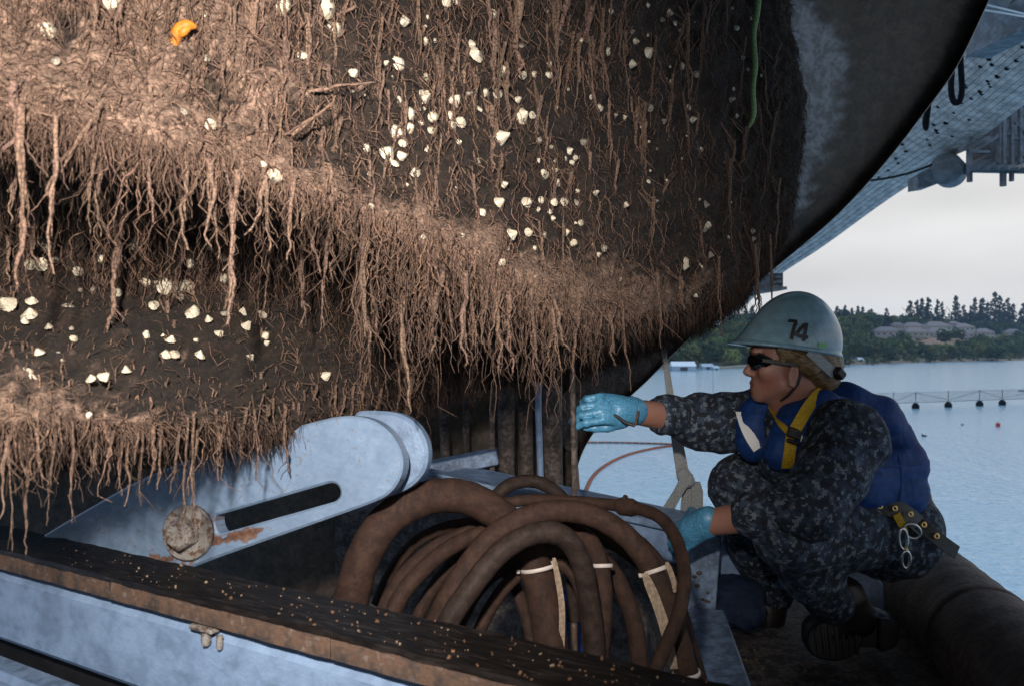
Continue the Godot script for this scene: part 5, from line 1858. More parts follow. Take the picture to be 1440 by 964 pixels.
		var xf := Transform3D(yaw, Vector3(best.x, 0, best.z))
		g = Geo.new()
		var tint := Color(rng.randf_range(0.8, 1.25), rng.randf_range(0.8, 1.05), rng.randf_range(0.75, 1.0))
		g.box(xf * Transform3D(Basis.IDENTITY, Vector3(0, (low + eave) / 2, 0)), Vector3(wide, eave - low, deep), 0.05, tint)
		obj("wall", g, M.wall, t)
		g = Geo.new()
		var o := 0.7
		var hx := wide / 2 + o
		var hz := deep / 2 + o
		var rh := minf(wide, deep) * 0.26 + 0.8
		var c := [Vector3(-hx, eave, hz), Vector3(hx, eave, hz), Vector3(hx, eave, -hz), Vector3(-hx, eave, -hz), Vector3(-hx + hz, eave + rh, 0), Vector3(hx - hz, eave + rh, 0)].map(func(p): return xf * p)
		g.quad(c[0], c[1], c[5], c[4]); g.quad(c[2], c[3], c[4], c[5]); g.face([c[1], c[2], c[5]]); g.face([c[3], c[0], c[4]]); g.quad(c[3], c[2], c[1], c[0])
		obj("roof", g, M.roof, t)
		for q in 4:
			g = Geo.new()
			var wx := wide * (-0.36 + 0.24 * q)
			g.box(xf * Transform3D(Basis.IDENTITY, Vector3(wx, eave - 1.9, deep / 2 + 0.03)), Vector3(wide * 0.12, 1.5, 0.08), 0.0)
			var wn := obj("window", g, M.trim, t)
			g = Geo.new()
			g.box(xf * Transform3D(Basis.IDENTITY, Vector3(wx, eave - 1.9, deep / 2 + 0.07)), Vector3(wide * 0.10, 1.25, 0.06), 0.0)
			obj("pane", g, M.glass, wn)
	# boathouses on the left, and little sheds along the water
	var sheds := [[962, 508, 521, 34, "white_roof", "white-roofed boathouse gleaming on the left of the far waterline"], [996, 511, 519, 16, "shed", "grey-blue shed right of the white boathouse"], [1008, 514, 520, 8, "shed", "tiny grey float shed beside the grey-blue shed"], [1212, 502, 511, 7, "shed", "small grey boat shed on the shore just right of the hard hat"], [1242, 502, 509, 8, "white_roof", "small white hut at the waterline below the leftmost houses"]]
	for k in sheds:
		var d: float = (EYE.y - SEA) * F / (k[2] - 482.0)
		var t := thing("boat_shed", k[5], "boathouse")
		var wide: float = k[3] / F * d
		var tall: float = (k[2] - k[1]) / F * d
		var at := P(k[0], k[2], d)
		g = Geo.new()
		g.box(Transform3D(Basis.IDENTITY, at + Vector3(0, tall * 0.25, -3)), Vector3(wide, tall * 0.5, 6), 0.05)
		obj("wall", g, M.shed, t)
		g = Geo.new()
		var xf := Transform3D(Basis.IDENTITY, at + Vector3(0, tall * 0.5, -3))
		var hx := wide / 2 + 0.2
		var c := [Vector3(-hx, 0, 3.3), Vector3(hx, 0, 3.3), Vector3(hx, 0, -3.3), Vector3(-hx, 0, -3.3), Vector3(-hx * 0.96, tall * 0.5, 0), Vector3(hx * 0.96, tall * 0.5, 0)].map(func(p): return xf * p)
		g.quad(c[0], c[1], c[5], c[4]); g.quad(c[2], c[3], c[4], c[5]); g.face([c[1], c[2], c[5]]); g.face([c[3], c[0], c[4]]); g.quad(c[3], c[2], c[1], c[0])
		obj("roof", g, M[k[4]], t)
		g = Geo.new()
		g.box(Transform3D(Basis.IDENTITY, at + Vector3(0, tall * 0.22, 0.05)), Vector3(wide * 0.3, tall * 0.36, 0.1), 0.0)
		obj("door", g, M.glass, t)
	var dock := thing("low_dock", "low tan dock and breakwater behind the glasses at the far waterline", "dock")
	g = Geo.new()
	g.bar(P(1004, 518, 385), P(1060, 515, 400), 3.0, 1.6, 0.1)
	obj("breakwater", g, mat(Color(0.3, 0.27, 0.2), 0.9), dock)
	for k in [[1284, 502], [1293, 501], [1200, 508], [1221, 508]]:
		var d := 560.0
		var b := thing("moored_boat", ["white boat pulled up by the round shore tree, left of two", "white boat pulled up by the round shore tree, right of two", "white skiff beside the small grey boat shed", "white skiff right of the small grey boat shed"][[1284, 1293, 1200, 1221].find(k[0])], "boat")
		var at := P(k[0], k[1], d)
		g = Geo.new()
		var w := 2.2
		g.grid([[at + Vector3(w, 1.0, 0), at + Vector3(w * 0.6, 1.0, 0.8), at + Vector3(-w, 1.0, 0.8), at + Vector3(-w, 1.0, -0.8), at + Vector3(w * 0.6, 1.0, -0.8), at + Vector3(w, 1.0, 0)], [at + Vector3(w * 0.8, -0.2, 0), at + Vector3(w * 0.5, -0.2, 0.5), at + Vector3(-w, -0.2, 0.5), at + Vector3(-w, -0.2, -0.5), at + Vector3(w * 0.5, -0.2, -0.5), at + Vector3(w * 0.8, -0.2, 0)]])
		g.face([at + Vector3(w, 1.0, 0), at + Vector3(w * 0.6, 1.0, -0.8), at + Vector3(-w, 1.0, -0.8), at + Vector3(-w, 1.0, 0.8), at + Vector3(w * 0.6, 1.0, 0.8)])
		obj("boat_hull", g, M.white, b)
		g = Geo.new()
		g.box(Transform3D(Basis.IDENTITY, at + Vector3(-0.3, 1.5, 0)), Vector3(1.6, 1.0, 1.1), 0.15)
		obj("cabin", g, M.white, b)
	# floating security fence
	var f := thing("floating_fence", "long netted security fence riding on dark round floats across the bay", "fence")
	var fl := [[1180, 578.0], [1257, 575.0], [1288, 573.8], [1334, 572.0], [1378, 570.2], [1410, 569.0], [1470, 566.5], [1505, 565]]
	var foot := []
	for k in fl:
		var d: float = (EYE.y - SEA) * F / (k[1] - 482.0)
		var p := P(k[0], k[1], d)
		foot.append(p)
		g = Geo.new()
		g.lathe([Vector2(0.3, -0.3), Vector2(0.62, 0.0), Vector2(0.68, 0.45), Vector2(0.55, 0.75), Vector2(0.55, 0.75), Vector2(0.4, 0.8), Vector2(0.4, 1.0), Vector2(0.001, 1.0)], Transform3D(Basis.IDENTITY, p), 14)
		obj("float", g, M.black, f)
		g = Geo.new()
		g.bar(p + Vector3(0, 0.9, 0), p + Vector3(0, 3.15, 0), 0.09, 0.09, 0.0, Vector3(0, 0, 1))
		obj("post", g, M.steel_dark, f)
	for k in foot.size() - 1:
		var a: Vector3 = foot[k]
		var b: Vector3 = foot[k + 1]
		for y in [1.1, 2.95]:
			g = Geo.new()
			g.bar(a + Vector3(0, y, 0), b + Vector3(0, y, 0), 0.12, 0.10 if y < 2 else 0.05)
			obj("rail", g, M.steel_dark, f)
		g = Geo.new()
		if k % 2 == 0:
			g.bar(a + Vector3(0, 2.9, 0.05), b + Vector3(0, 1.4, 0.05), 0.07, 0.07)
		else:
			g.bar(a + Vector3(0, 1.4, 0.05), b + Vector3(0, 2.9, 0.05), 0.07, 0.07)
		obj("brace", g, M.steel_dark, f)
		g = Geo.new()
		var n2 := int(a.distance_to(b) / 0.36)
		for q in n2:
			var p := a.lerp(b, (q + 0.5) / n2)
			g.bar(p + Vector3(0, 1.1, 0), p + Vector3(0, 2.95, 0), 0.028, 0.028, 0.0, Vector3(0, 0, 1))
		for q in 5:
			g.bar(a + Vector3(0, 1.4 + q * 0.31, 0), b + Vector3(0, 1.4 + q * 0.31, 0), 0.026, 0.026)
		obj("netting", g, M.steel_dark, f).set_meta("kind", "stuff")
	for k in [[1231, 557], [1438, 549]]:
		g = Geo.new()
		var d := 152.0
		g.box(Transform3D(Basis.IDENTITY, P(k[0], k[1], d)), Vector3(1.5, 0.3, 0.1), 0.02)
		obj("placard", g, M.steel_dark, f)
	# buoy, driftwood and birds
	var d := (EYE.y - SEA) * F / (599.0 - 482.0)
	var b := thing("red_buoy", "small dark red marker buoy floating right of the worker", "buoy")
	g = Geo.new()
	g.lathe([Vector2(0.001, -0.2), Vector2(0.26, -0.15), Vector2(0.3, 0.1), Vector2(0.3, 0.42), Vector2(0.26, 0.5), Vector2(0.26, 0.5), Vector2(0.001, 0.52)], Transform3D(Basis.IDENTITY, P(1404, 599, d)), 16)
	obj("float", g, M.buoy, b)
	g = Geo.new()
	g.tube([P(1404, 599, d) + Vector3(0, 0.5, 0), P(1404, 599, d) + Vector3(0, 0.75, 0)], [0.04], 6)
	obj("eye_post", g, M.steel_dark, b)
	for k in [[1300, 613, 0.22], [1281, 609, 0.13], [1354, 597, 0.14]]:
		d = (EYE.y - SEA) * F / (k[1] - 482.0)
		var at := P(k[0], k[1], d)
		var bird := thing("water_bird", ["dark bird on the water, largest of three right of the worker", "tiny dark bird on the water closest to the worker's shoulder", "tiny dark bird on the water toward the red buoy"][[1300, 1281, 1354].find(k[0])], "bird")
		var r: float = k[2]
		g = nets([["e", at + Vector3(0, r * 0.35, 0), Vector3(r * 1.5, r * 0.55, r * 0.6), Basis.IDENTITY, r * 0.4], ["c", at + Vector3(-r * 0.9, r * 0.5, 0), at + Vector3(-r * 1.25, r * 1.35, 0), r * 0.3, r * 0.22, r * 0.3], ["e", at + Vector3(-r * 1.4, r * 1.5, 0), Vector3(r * 0.34, r * 0.28, r * 0.26), Basis.IDENTITY, r * 0.15], ["c", at + Vector3(-r * 1.6, r * 1.45, 0), at + Vector3(-r * 2.0, r * 1.38, 0), r * 0.1, r * 0.05, r * 0.05], ["c", at + Vector3(r * 1.2, r * 0.5, 0), at + Vector3(r * 1.9, r * 0.75, 0), r * 0.25, r * 0.08, r * 0.2]], r * 0.14)
		obj("bird_body", g, M.black, bird)
	var st := thing("channel_stake", "thin dark stake standing in the water left of the worker's chin", "stake")
	g = Geo.new()
	g.tube([P(1003, 552, 200), P(1003, 520, 200)], [0.06, 0.04], 6)
	obj("stake", g, M.steel_dark, st)

# ---------------------------------------------------------------- the worker
func C(a: Array, b: Array, ra: float, rb: float, k := 0.03) -> Array:
	return ["c", P(a[0], a[1], a[2]), P(b[0], b[1], b[2]), ra, rb, k]

func E(a: Array, r: Vector3, k := 0.02, tilt := 0.0, yaw := 0.0) -> Array:
	return ["e", P(a[0], a[1], a[2]), r, Basis.from_euler(Vector3(0, yaw, tilt)), k]

func ribbon_on(path: Array, out: Callable, wide: float, thick: float) -> Geo:    # flat webbing laid along a path, facing out(k)
	var g := Geo.new()
	var rows := [[], [], [], []]
	for k in path.size():
		var t: Vector3 = (path[mini(k + 1, path.size() - 1)] - path[maxi(k - 1, 0)]).normalized()
		var n: Vector3 = out.call(path[k])
		n = (n - t * n.dot(t)).normalized()
		var s := t.cross(n) * wide / 2.0
		rows[0].append(path[k] - s + n * thick); rows[1].append(path[k] + s + n * thick)
		rows[2].append(path[k] + s); rows[3].append(path[k] - s)
	g.grid([rows[1], rows[0]]); g.grid([rows[0], rows[3]]); g.grid([rows[3], rows[2]]); g.grid([rows[2], rows[1]])
	var e0 := [rows[0][0], rows[1][0], rows[2][0], rows[3][0]]
	var n2 := path.size() - 1
	g.face(e0); g.face([rows[3][n2], rows[2][n2], rows[1][n2], rows[0][n2]])
	return g

func cast(prims: Array, x: float, y: float, near: float, far: float) -> Vector3:     # first point of a set of joints met by the eye at a picture place
	var d := near
	while d < far:
		var q := P(x, y, d)
		for p in prims:
			var v: float
			if p[0] == "c":
				var ab: Vector3 = p[2] - p[1]
				var t := clampf((q - p[1]).dot(ab) / maxf(ab.length_squared(), 1e-9), 0.0, 1.0)
				v = q.distance_to(p[1] + ab * t) - lerpf(p[3], p[4], t)
			elif p[0] == "e":
				var s: Vector3 = ((p[3] as Basis).inverse() * (q - p[1])) / p[2]
				v = s.length() - 1.0
			else:
				continue
			if v < 0.0:
				return q
		d += 0.002
	return P(x, y, (near + far) / 2)

func hand(wrist: Vector3, fwd: Vector3, back: Vector3, side: float, curl: Array, splay := 0.10, size := 1.0, open := 1.0) -> Array:
	# wrist, direction of the fingers, direction of the back of the hand; side is +1 when the thumb lies along fwd x back
	var f := fwd.normalized()
	var b := (back - f * back.dot(f)).normalized()
	var s := f.cross(b) * side
	var pr := []
	var bs := Basis(f, b, f.cross(b))
	pr.append(["e", wrist + f * 0.048 * size, Vector3(0.054, 0.0155, 0.042) * size, bs, 0.012])
	pr.append(["e", wrist + f * 0.076 * size, Vector3(0.022, 0.0145, 0.041) * size, bs, 0.012])
	pr.append(["c", wrist - f * 0.03 * size, wrist + f * 0.02 * size, 0.0285 * size, 0.026 * size, 0.02])
	var ln := [[0.043, 0.026, 0.021], [0.047, 0.030, 0.022], [0.043, 0.027, 0.021], [0.034, 0.020, 0.018]]
	for k in 4:
		var off := (1.5 - k) * 0.0205 * size
		var p := wrist + f * (0.092 - absf(k - 1.2) * 0.004) * size + s * off
		var a: float = curl[k]
		var dir := (f + s * (1.5 - k) * splay).normalized()
		var turn := 0.0
		for q in 3:
			turn += a * [0.9, 1.1, 0.7][q]
			var dd := (dir * cos(turn) - b * sin(turn)).normalized()
			var e: Vector3 = p + dd * ln[k][q] * size
			var r0: float = [0.0100, 0.0090, 0.0082][q] * size * (0.88 if k == 3 else 1.0)
			pr.append(["c", p, e, r0, r0 * 0.92, 0.004])
			p = e
	var t0 := wrist + f * 0.022 * size + s * 0.030 * size - b * 0.006 * size
	var t1 := t0 + (f * (0.55 + 0.35 * (1.0 - open)) + s * 0.62 * open - b * (0.35 + 0.25 * (1.0 - open))).normalized() * 0.040 * size
	var t2 := t1 + (f * 0.85 + s * (0.18 * open - 0.1 * (1.0 - open)) - b * 0.4).normalized() * 0.030 * size
	var t3 := t2 + (f * 0.9 - s * 0.15 - b * 0.45).normalized() * 0.024 * size
	pr.append(["c", t0, t1, 0.0155 * size, 0.0125 * size, 0.012]); pr.append(["c", t1, t2, 0.0115 * size, 0.0105 * size, 0.004]); pr.append(["c", t2, t3, 0.0102 * size, 0.0085 * size, 0.004])
	return pr

func build_worker() -> void:
	var at := P(1200, 930, 2.05)
	var w := thing("person", "worker crouching in hard hat, blue vest and dark camouflage, reaching under the hull", "person", Vector3(at.x, 0, at.z))
	# joints: the left side of the body is toward the viewer
	var hd := 2.05
	var neck := [1128, 572, 2.06]
	var sh_n := [1190, 618, 1.94]
	var el_n := [1138, 712, 1.82]
	var wr_n := [985, 736, 1.97]
	var sh_f := [1072, 592, 2.22]
	var el_f := [982, 592, 2.26]
	var wr_f := [884, 577, 2.10]
	var chest := [1140, 630, 2.08]
	var belly := [1200, 700, 2.1]
	var pel := [1252, 745, 2.1]
	var kn_n := [1112, 752, 1.88]
	var an_n := [1178, 848, 2.05]
	var kn_f := [1044, 684, 2.22]
	var an_f := [1085, 830, 2.38]
	# --- head, neck, forearms as one skin over the whole body
	var tint := func(q: Vector3) -> Color:
		var s := px_of(q)
		if s.distance_to(Vector2(1055, 541)) < 6.0 and s.x < 1064: return Color(0.8, 0.55, 0.55)
		var fl := sin(q.x * 911.0) * sin(q.y * 787.0 + q.z * 641.0)
		if s.distance_to(Vector2(1083, 535)) < 15.0: return Color(1.0, 0.86 + 0.08 * fl, 0.84 + 0.08 * fl)
		if s.y < 501 and s.y > 495 and s.x < 1075 and s.x > 1055: return Color(0.45, 0.36, 0.3)
		return Color.WHITE
	var head := [E([1117, 482, hd], Vector3(0.094, 0.088, 0.076), 0.02), E([1084, 505, hd], Vector3(0.040, 0.062, 0.058), 0.03, 0.1), C([1070, 549, hd], [1086, 548, hd], 0.016, 0.024, 0.03), C([1104, 542, hd - 0.045], [1070, 553, hd - 0.012], 0.017, 0.012, 0.025), C([1104, 542, hd + 0.045], [1070, 553, hd + 0.012], 0.017, 0.012, 0.025), E([1086, 532, hd], Vector3(0.046, 0.036, 0.048), 0.03),
		C([1061, 506, hd], [1050.5, 522, hd], 0.0075, 0.0098, 0.010), E([1055, 525, hd], Vector3(0.010, 0.007, 0.014), 0.006), C([1063, 494, hd - 0.028], [1061, 494, hd + 0.028], 0.010, 0.010, 0.014),
		E([1059.5, 538, hd], Vector3(0.0085, 0.0055, 0.020), 0.004), E([1060, 545, hd], Vector3(0.0085, 0.006, 0.018), 0.004), E([1067, 557, hd], Vector3(0.013, 0.012, 0.018), 0.012),
		E([1082, 522, hd - 0.044], Vector3(0.026, 0.020, 0.014), 0.02), ["x", P(1067, 508, hd - 0.036), Vector3(0.012, 0.009, 0.012), Basis.IDENTITY, 0.012],
		C([1120, 535, hd + 0.004], [1135, 580, 2.07], 0.052, 0.056, 0.03), C([1100, 560, hd], [1112, 590, 2.07], 0.030, 0.042, 0.03)]
	var hg := nets(head, 0.0038, 0.0, 1.0, tint)
	# ears
	for s in [-1, 1]:
		var ear := [E([1116, 526, hd + s * 0.075], Vector3(0.0125, 0.025, 0.0055), 0.004, -0.2), ["x", P(1117, 524, hd + s * 0.081), Vector3(0.006, 0.014, 0.006), Basis.from_euler(Vector3(0, 0, -0.2)), 0.003], C([1112, 540, hd + s * 0.073], [1115, 541, hd + s * 0.074], 0.006, 0.007, 0.004)]
		var eg := nets(ear, 0.0022, 0.0, 1.0)
		var base := hg.v.size()
		hg.v.append_array(eg.v); hg.c.append_array(eg.c)
		for k in eg.i: hg.i.append(base + k)
	var limbs := [C(neck, chest, 0.05, 0.09, 0.05), C(chest, belly, 0.09, 0.09, 0.06), C(belly, pel, 0.09, 0.09, 0.05), C(sh_n, el_n, 0.05, 0.042), C(el_n, wr_n, 0.045, 0.030, 0.01), C(sh_f, el_f, 0.05, 0.042), C(el_f, wr_f, 0.046, 0.031, 0.01), C(chest, sh_n, 0.06, 0.05), C(chest, sh_f, 0.06, 0.05), C(pel, kn_n, 0.08, 0.06), C(kn_n, an_n, 0.058, 0.04), C(pel, kn_f, 0.09, 0.06), C(kn_f, an_f, 0.058, 0.04)]
	var bg := nets(limbs, 0.011)
	var base2 := hg.v.size()
	hg.v.append_array(bg.v); hg.c.append_array(bg.c)
	for k in bg.i: hg.i.append(base2 + k)
	obj("body", hg, M.skin, w)
	# --- uniform
	var coat := [C([1122, 596, 2.09], chest, 0.08, 0.115, 0.05), C(chest, belly, 0.115, 0.112, 0.06), C(belly, pel, 0.112, 0.112, 0.05), C(chest, sh_n, 0.09, 0.088, 0.05), C(chest, sh_f, 0.09, 0.075, 0.04)]
	var arm_n := [C(sh_n, [1168, 668, 1.87], 0.084, 0.072, 0.03), C([1168, 668, 1.87], el_n, 0.072, 0.064, 0.03), C(el_n, [1082, 722, 1.87], 0.066, 0.052, 0.03), C([1075, 722, 1.875], [1066, 723, 1.885], 0.050, 0.050, 0.006)]
	var arm_f := [C(sh_f, [1020, 594, 2.25], 0.078, 0.072, 0.04), C([1020, 594, 2.25], el_f, 0.072, 0.070, 0.03), C(el_f, [950, 585, 2.22], 0.070, 0.052, 0.03), C([946, 584, 2.20], [938, 583, 2.19], 0.050, 0.050, 0.006)]
	var trousers := [C(pel, [1180, 745, 1.98], 0.098, 0.088, 0.04), C([1180, 745, 1.98], kn_n, 0.088, 0.076, 0.03), C(kn_n, [1138, 806, 1.97], 0.073, 0.062, 0.03), C([1138, 806, 1.97], [1170, 845, 2.04], 0.062, 0.052, 0.03), C(pel, kn_f, 0.12, 0.080, 0.04), C(kn_f, [1062, 760, 2.32], 0.078, 0.075, 0.03), C([1062, 760, 2.32], an_f, 0.074, 0.06, 0.03), E([1258, 762, 2.08], Vector3(0.09, 0.062, 0.12), 0.04)]
	var cg := nets(coat + arm_n + arm_f, 0.0085, 0.008, 7.0, null, 3)
	var jacket := obj("jacket", cg, M.camo, w)
	var tg := nets(trousers, 0.0085, 0.008, 7.0, null, 11)
	obj("trousers", tg, M.camo, w)
	for k in [[[1069, 722.5, 1.882], [1061, 723, 1.892], 0.053], [[942, 584, 2.195], [935, 583, 2.185], 0.052]]:
		obj("rolled_cuff", nets([C(k[0], k[1], k[2], k[2], 0.004)], 0.005, 0.004, 22.0), M.camo, jacket)
	# --- vest: puffed collar over the shoulders, front panels, back flap and lower panel
	var vest := [C([1150, 566, 2.08], [1190, 572, 2.06], 0.040, 0.052, 0.03), C([1190, 572, 2.06], [1232, 592, 2.06], 0.055, 0.056, 0.03), C([1232, 592, 2.06], [1262, 612, 2.06], 0.054, 0.034, 0.03), C([1122, 594, 2.0], [1104, 632, 1.99], 0.048, 0.050, 0.03), C([1160, 570, 2.0], [1122, 600, 1.97], 0.036, 0.042, 0.02), C([1064, 580, 2.12], [1062, 622, 2.10], 0.040, 0.046, 0.03), C([1085, 572, 2.12], [1062, 590, 2.12], 0.036, 0.04, 0.02), C([1200, 668, 1.96], [1272, 652, 2.04], 0.052, 0.054, 0.03), C([1208, 690, 1.95], [1276, 694, 2.03], 0.040, 0.046, 0.03), C([1250, 645, 2.05], [1258, 690, 2.05], 0.052, 0.06, 0.03), C([1232, 592, 2.1], [1240, 660, 2.1], 0.055, 0.075, 0.04)]
	var vest_o := obj("vest", nets(vest, 0.0075, 0.006, 6.0, null, 21), M.vest, w)
	# sewn seams and piping on the vest
	for line in [[[1160, 556], [1190, 560], [1220, 572], [1250, 592], [1270, 606]], [[1176, 574], [1206, 580], [1234, 598], [1258, 622]], [[1222, 662], [1245, 656], [1270, 654], [1296, 652]], [[1212, 682], [1240, 678], [1268, 678], [1296, 680]], [[1262, 640], [1266, 660], [1266, 685], [1264, 704]]]:
		var pts := []
		for q in curve(line.map(func(p): return Vector3(p[0], p[1], 0)), 5):
			pts.append(cast(vest, q.x, q.y, 1.75, 2.3))
		for it in 3:
			for k in range(1, pts.size() - 1):
				pts[k] = (pts[k - 1] + pts[k] * 2.0 + pts[k + 1]) / 4.0
		obj("seam", ribbon_on(pts.map(func(p): return p + (EYE - p).normalized() * 0.003), func(p): return (EYE - p).normalized() + Vector3(0.2, 0.3, 0), 0.006, 0.003), M.vest, vest_o)
	for k in [[1237, 652], [1260, 674]]:
		var g := Geo.new()
		var p := cast(vest, k[0], k[1], 1.8, 2.2)
		g.ball(p, Vector3(0.006, 0.006, 0.004), 6)
		obj("stud", g, M.brass, vest_o)
	# --- harness webbing, pulled tight over the vest
	var front := coat + vest + arm_n
	var lay := func(pts: Array) -> Array:
		var out := []
		for q in curve(pts.map(func(p): return Vector3(p[0], p[1], 0)), 6):
			var p := cast(coat + vest + [C(neck, chest, 0.05, 0.1)], q.x, q.y, 1.8, 2.3)
			out.append(p)
		var sm := out.duplicate()
		for it in 5:
			for k in range(1, sm.size() - 1):
				sm[k] = (sm[k - 1] + sm[k] * 2.0 + sm[k + 1]) / 4.0
		return sm.map(func(p): return p + (EYE - p).normalized() * 0.007)
	var toward := func(p: Vector3) -> Vector3: return (EYE - p).normalized() + Vector3(0.25, 0.3, 0)
	var g: Geo = ribbon_on(lay.call([[1167, 543], [1152, 554], [1138, 570], [1126, 590], [1117, 606]]), toward, 0.027, 0.0025)
	obj("harness_strap", g, M.yellow, w)
	g = ribbon_on(lay.call([[1086, 566], [1092, 582], [1102, 596], [1113, 607]]), toward, 0.026, 0.0025)
	obj("harness_strap", g, M.yellow, w)
	g = ribbon_on(lay.call([[1114, 606], [1112, 622], [1110, 640], [1107, 657]]), toward, 0.027, 0.0025)
	obj("harness_strap", g, M.yellow, w)
	g = Geo.new()
	var bk := cast(coat + vest, 1115, 608, 1.8, 2.3) + Vector3(0, 0, 0.012)
	g.box(Transform3D(Basis.from_euler(Vector3(0, 0.1, -0.35)), bk), Vector3(0.034, 0.024, 0.012), 0.003)
	obj("buckle", g, M.leather, w)
	g = Geo.new()
	g.box(Transform3D(Basis.from_euler(Vector3(0, 0.1, -0.35)), bk + Vector3(-0.003, -0.020, -0.001)), Vector3(0.032, 0.010, 0.010), 0.003)
	obj("buckle", g, M.leather, w)
	# silver tape
	g = ribbon_on(lay.call([[1042, 579], [1047, 596], [1055, 614], [1066, 631]]), toward, 0.027, 0.0015)
	obj("silver_tape", g, M.tape, w)
	g = ribbon_on(lay.call([[1126, 612], [1128, 620], [1129, 626]]), toward, 0.008, 0.0015)
	obj("silver_tape", g, M.tape, w)
	# --- hard hat
	var hc := P(1114, 487, hd)
	var tiltb := Basis.from_euler(Vector3(0, 0.10, -0.14))
	var hx := Transform3D(tiltb, hc)
	var shell := func(a: float, v: float) -> Vector3:      # a round the head from the back, v from rim to crown
		var e := v * PI / 2.0
		var ca := cos(a)
		var rx := 0.110 + 0.010 * cos(e)
		var p := Vector3(ca * rx * cos(e), 0.132 * sin(e) * (1.0 - 0.05 * ca * cos(e)), sin(a) * 0.098 * cos(e))
		p.x += 0.012 * sin(e)
		var fk := pow(maxf(0.0, -ca), 2.2)
		var lowk := maxf(0.0, 1.0 - v * 3.2)
		p += Vector3(ca, 0, sin(a)) * 0.020 * fk * lowk * lowk
		# raised crest along the middle
		p.y += 0.006 * smoothstep(0.30, 0.16, absf(p.z) / 0.098) * sin(e)
		return p
	var rows := []
	var inner := []
	for v in 21:
		var row := []
		for a in 49:
			row.append(hx * shell.call(TAU * a / 48.0, minf(v / 20.0, 0.999)))
		rows.append(row)
	rows.reverse()
	for r in rows: r.reverse()
	g = Geo.new()
	g.grid(rows)
	# rim: narrow gutter at the back and sides, peak in front
	var rim := [[], [], [], []]
	for a in 49:
		var t := TAU * a / 48.0
		var p: Vector3 = shell.call(t, 0.0)
		var o := Vector3(cos(t), 0, sin(t))
		var front_k := pow(maxf(0.0, -cos(t)), 2.2)
		var ext := 0.005 + 0.016 * front_k
		rim[0].append(hx * p)
		rim[1].append(hx * (p + o * ext * 0.5 + Vector3(0, -0.004 - 0.004 * front_k, 0)))
		rim[2].append(hx * (p + o * ext + Vector3(0, -0.010 - 0.006 * front_k, 0)))
		rim[3].append(hx * (p - o * 0.003 + Vector3(0, -0.012, 0)))
	for r in rim: r.reverse()
	g.grid(rim)
	var inn := []
	for v in 11:
		var row := []
		for a in 49:
			row.append(hx * (shell.call(TAU * a / 48.0, minf(v / 10.0, 0.999)) * 0.965 + Vector3(0, -0.008 if v == 0 else 0.0, 0)))
		inn.append(row)
	for r in inn: r.reverse()
	inn.insert(0, rim[3])
	g.grid(inn)
	var hat := obj("hard_hat", g, M.helmet, w)
	# digits and the green sticker follow the shell
	var on_shell := func(x: float, y: float) -> Vector3:
		var best := Vector3.ZERO
		var bd := 1e9
		for v in range(0, 60):
			for a in range(5, 75):
				var p: Vector3 = hx * (shell.call(PI * a / 80.0, v / 60.0) * 1.008)
				var e := px_of(p).distance_squared_to(Vector2(x, y))
				if e < bd: bd = e; best = p
		return best
	var hn := func(p: Vector3) -> Vector3: return (p - hc - Vector3(0, 0.02, 0)).normalized()
	for strokes in [[[[1109, 451.5], [1115, 452], [1121, 453]], [[1120, 453.5], [1116, 463], [1112.5, 478]]], [[[1131.5, 455.5], [1126, 463], [1119, 470.5]], [[1118.5, 470.5], [1127, 472], [1136.5, 473.5]], [[1134, 455], [1132.5, 466], [1131, 479]]]]:
		g = Geo.new()
		for s in strokes:
			var path := []
			for q in curve(s.map(func(p): return Vector3(p[0], p[1], 0)), 4):
				path.append(on_shell.call(q.x, q.y))
			for it in 2:
				for k in range(1, path.size() - 1):
					path[k] = (path[k - 1] + path[k] * 2 + path[k + 1]) / 4.0
			var r: Geo = ribbon_on(path, hn, 0.0085, 0.0009)
			var b := g.v.size()
			g.v.append_array(r.v); g.c.append_array(r.c)
			for k in r.i: g.i.append(b + k)
		obj("digit", g, M.ink, hat)
	g = ribbon_on([on_shell.call(1152, 484), on_shell.call(1157, 485.5), on_shell.call(1162, 487)], hn, 0.011, 0.0008)
	obj("sticker", g, M.sticker, hat)
	# --- hair under the hat, strap and buckle at the nape
	var hair := [E([1134, 498, hd], Vector3(0.080, 0.055, 0.080), 0.02, -0.2), C([1100, 492, hd - 0.072], [1140, 515, hd - 0.070], 0.012, 0.020, 0.02), C([1140, 510, hd - 0.06], [1160, 535, hd - 0.02], 0.026, 0.026, 0.02), E([1158, 522, hd], Vector3(0.040, 0.045, 0.055), 0.02), C([1168, 495, hd - 0.02], [1178, 512, hd], 0.016, 0.014, 0.015), C([1098, 492, hd - 0.07], [1101, 512, hd - 0.074], 0.007, 0.004, 0.01), C([1100, 492, hd + 0.072], [1140, 515, hd + 0.070], 0.012, 0.020, 0.02)]
	var hair_o := obj("hair", nets(hair, 0.0045, 0.004, 30.0), M.hair, w)
	g = Geo.new()
	for k in 240:      # combed back from the temple to the nape
		var x0 := rng.randf_range(1094, 1140)
		var y0 := rng.randf_range(484, 508)
		var x1 := x0 + rng.randf_range(22, 48)
		var y1 := y0 + rng.randf_range(10, 34)
		var pts := []
		for q in 7:
			var t := q / 6.0
			var p := cast(hair, lerpf(x0, x1, t), lerpf(y0, y1, t * t * 0.6 + t * 0.4), 1.9, 2.2)
			pts.append(p + (EYE - p).normalized() * (0.0012 + 0.002 * rng.randf() * sin(PI * t)))
		if absf(pts[0].z - pts[6].z) > 0.09 or pts[3].z < -2.12:
			continue
		var v := rng.randf_range(0.6, 1.5)
		g.tube(pts, [0.0008, 0.0005], 4, Color(v, v * 0.97, v * 0.9), false)
	obj("combed_hair", g, M.hair, hair_o).set_meta("kind", "stuff")
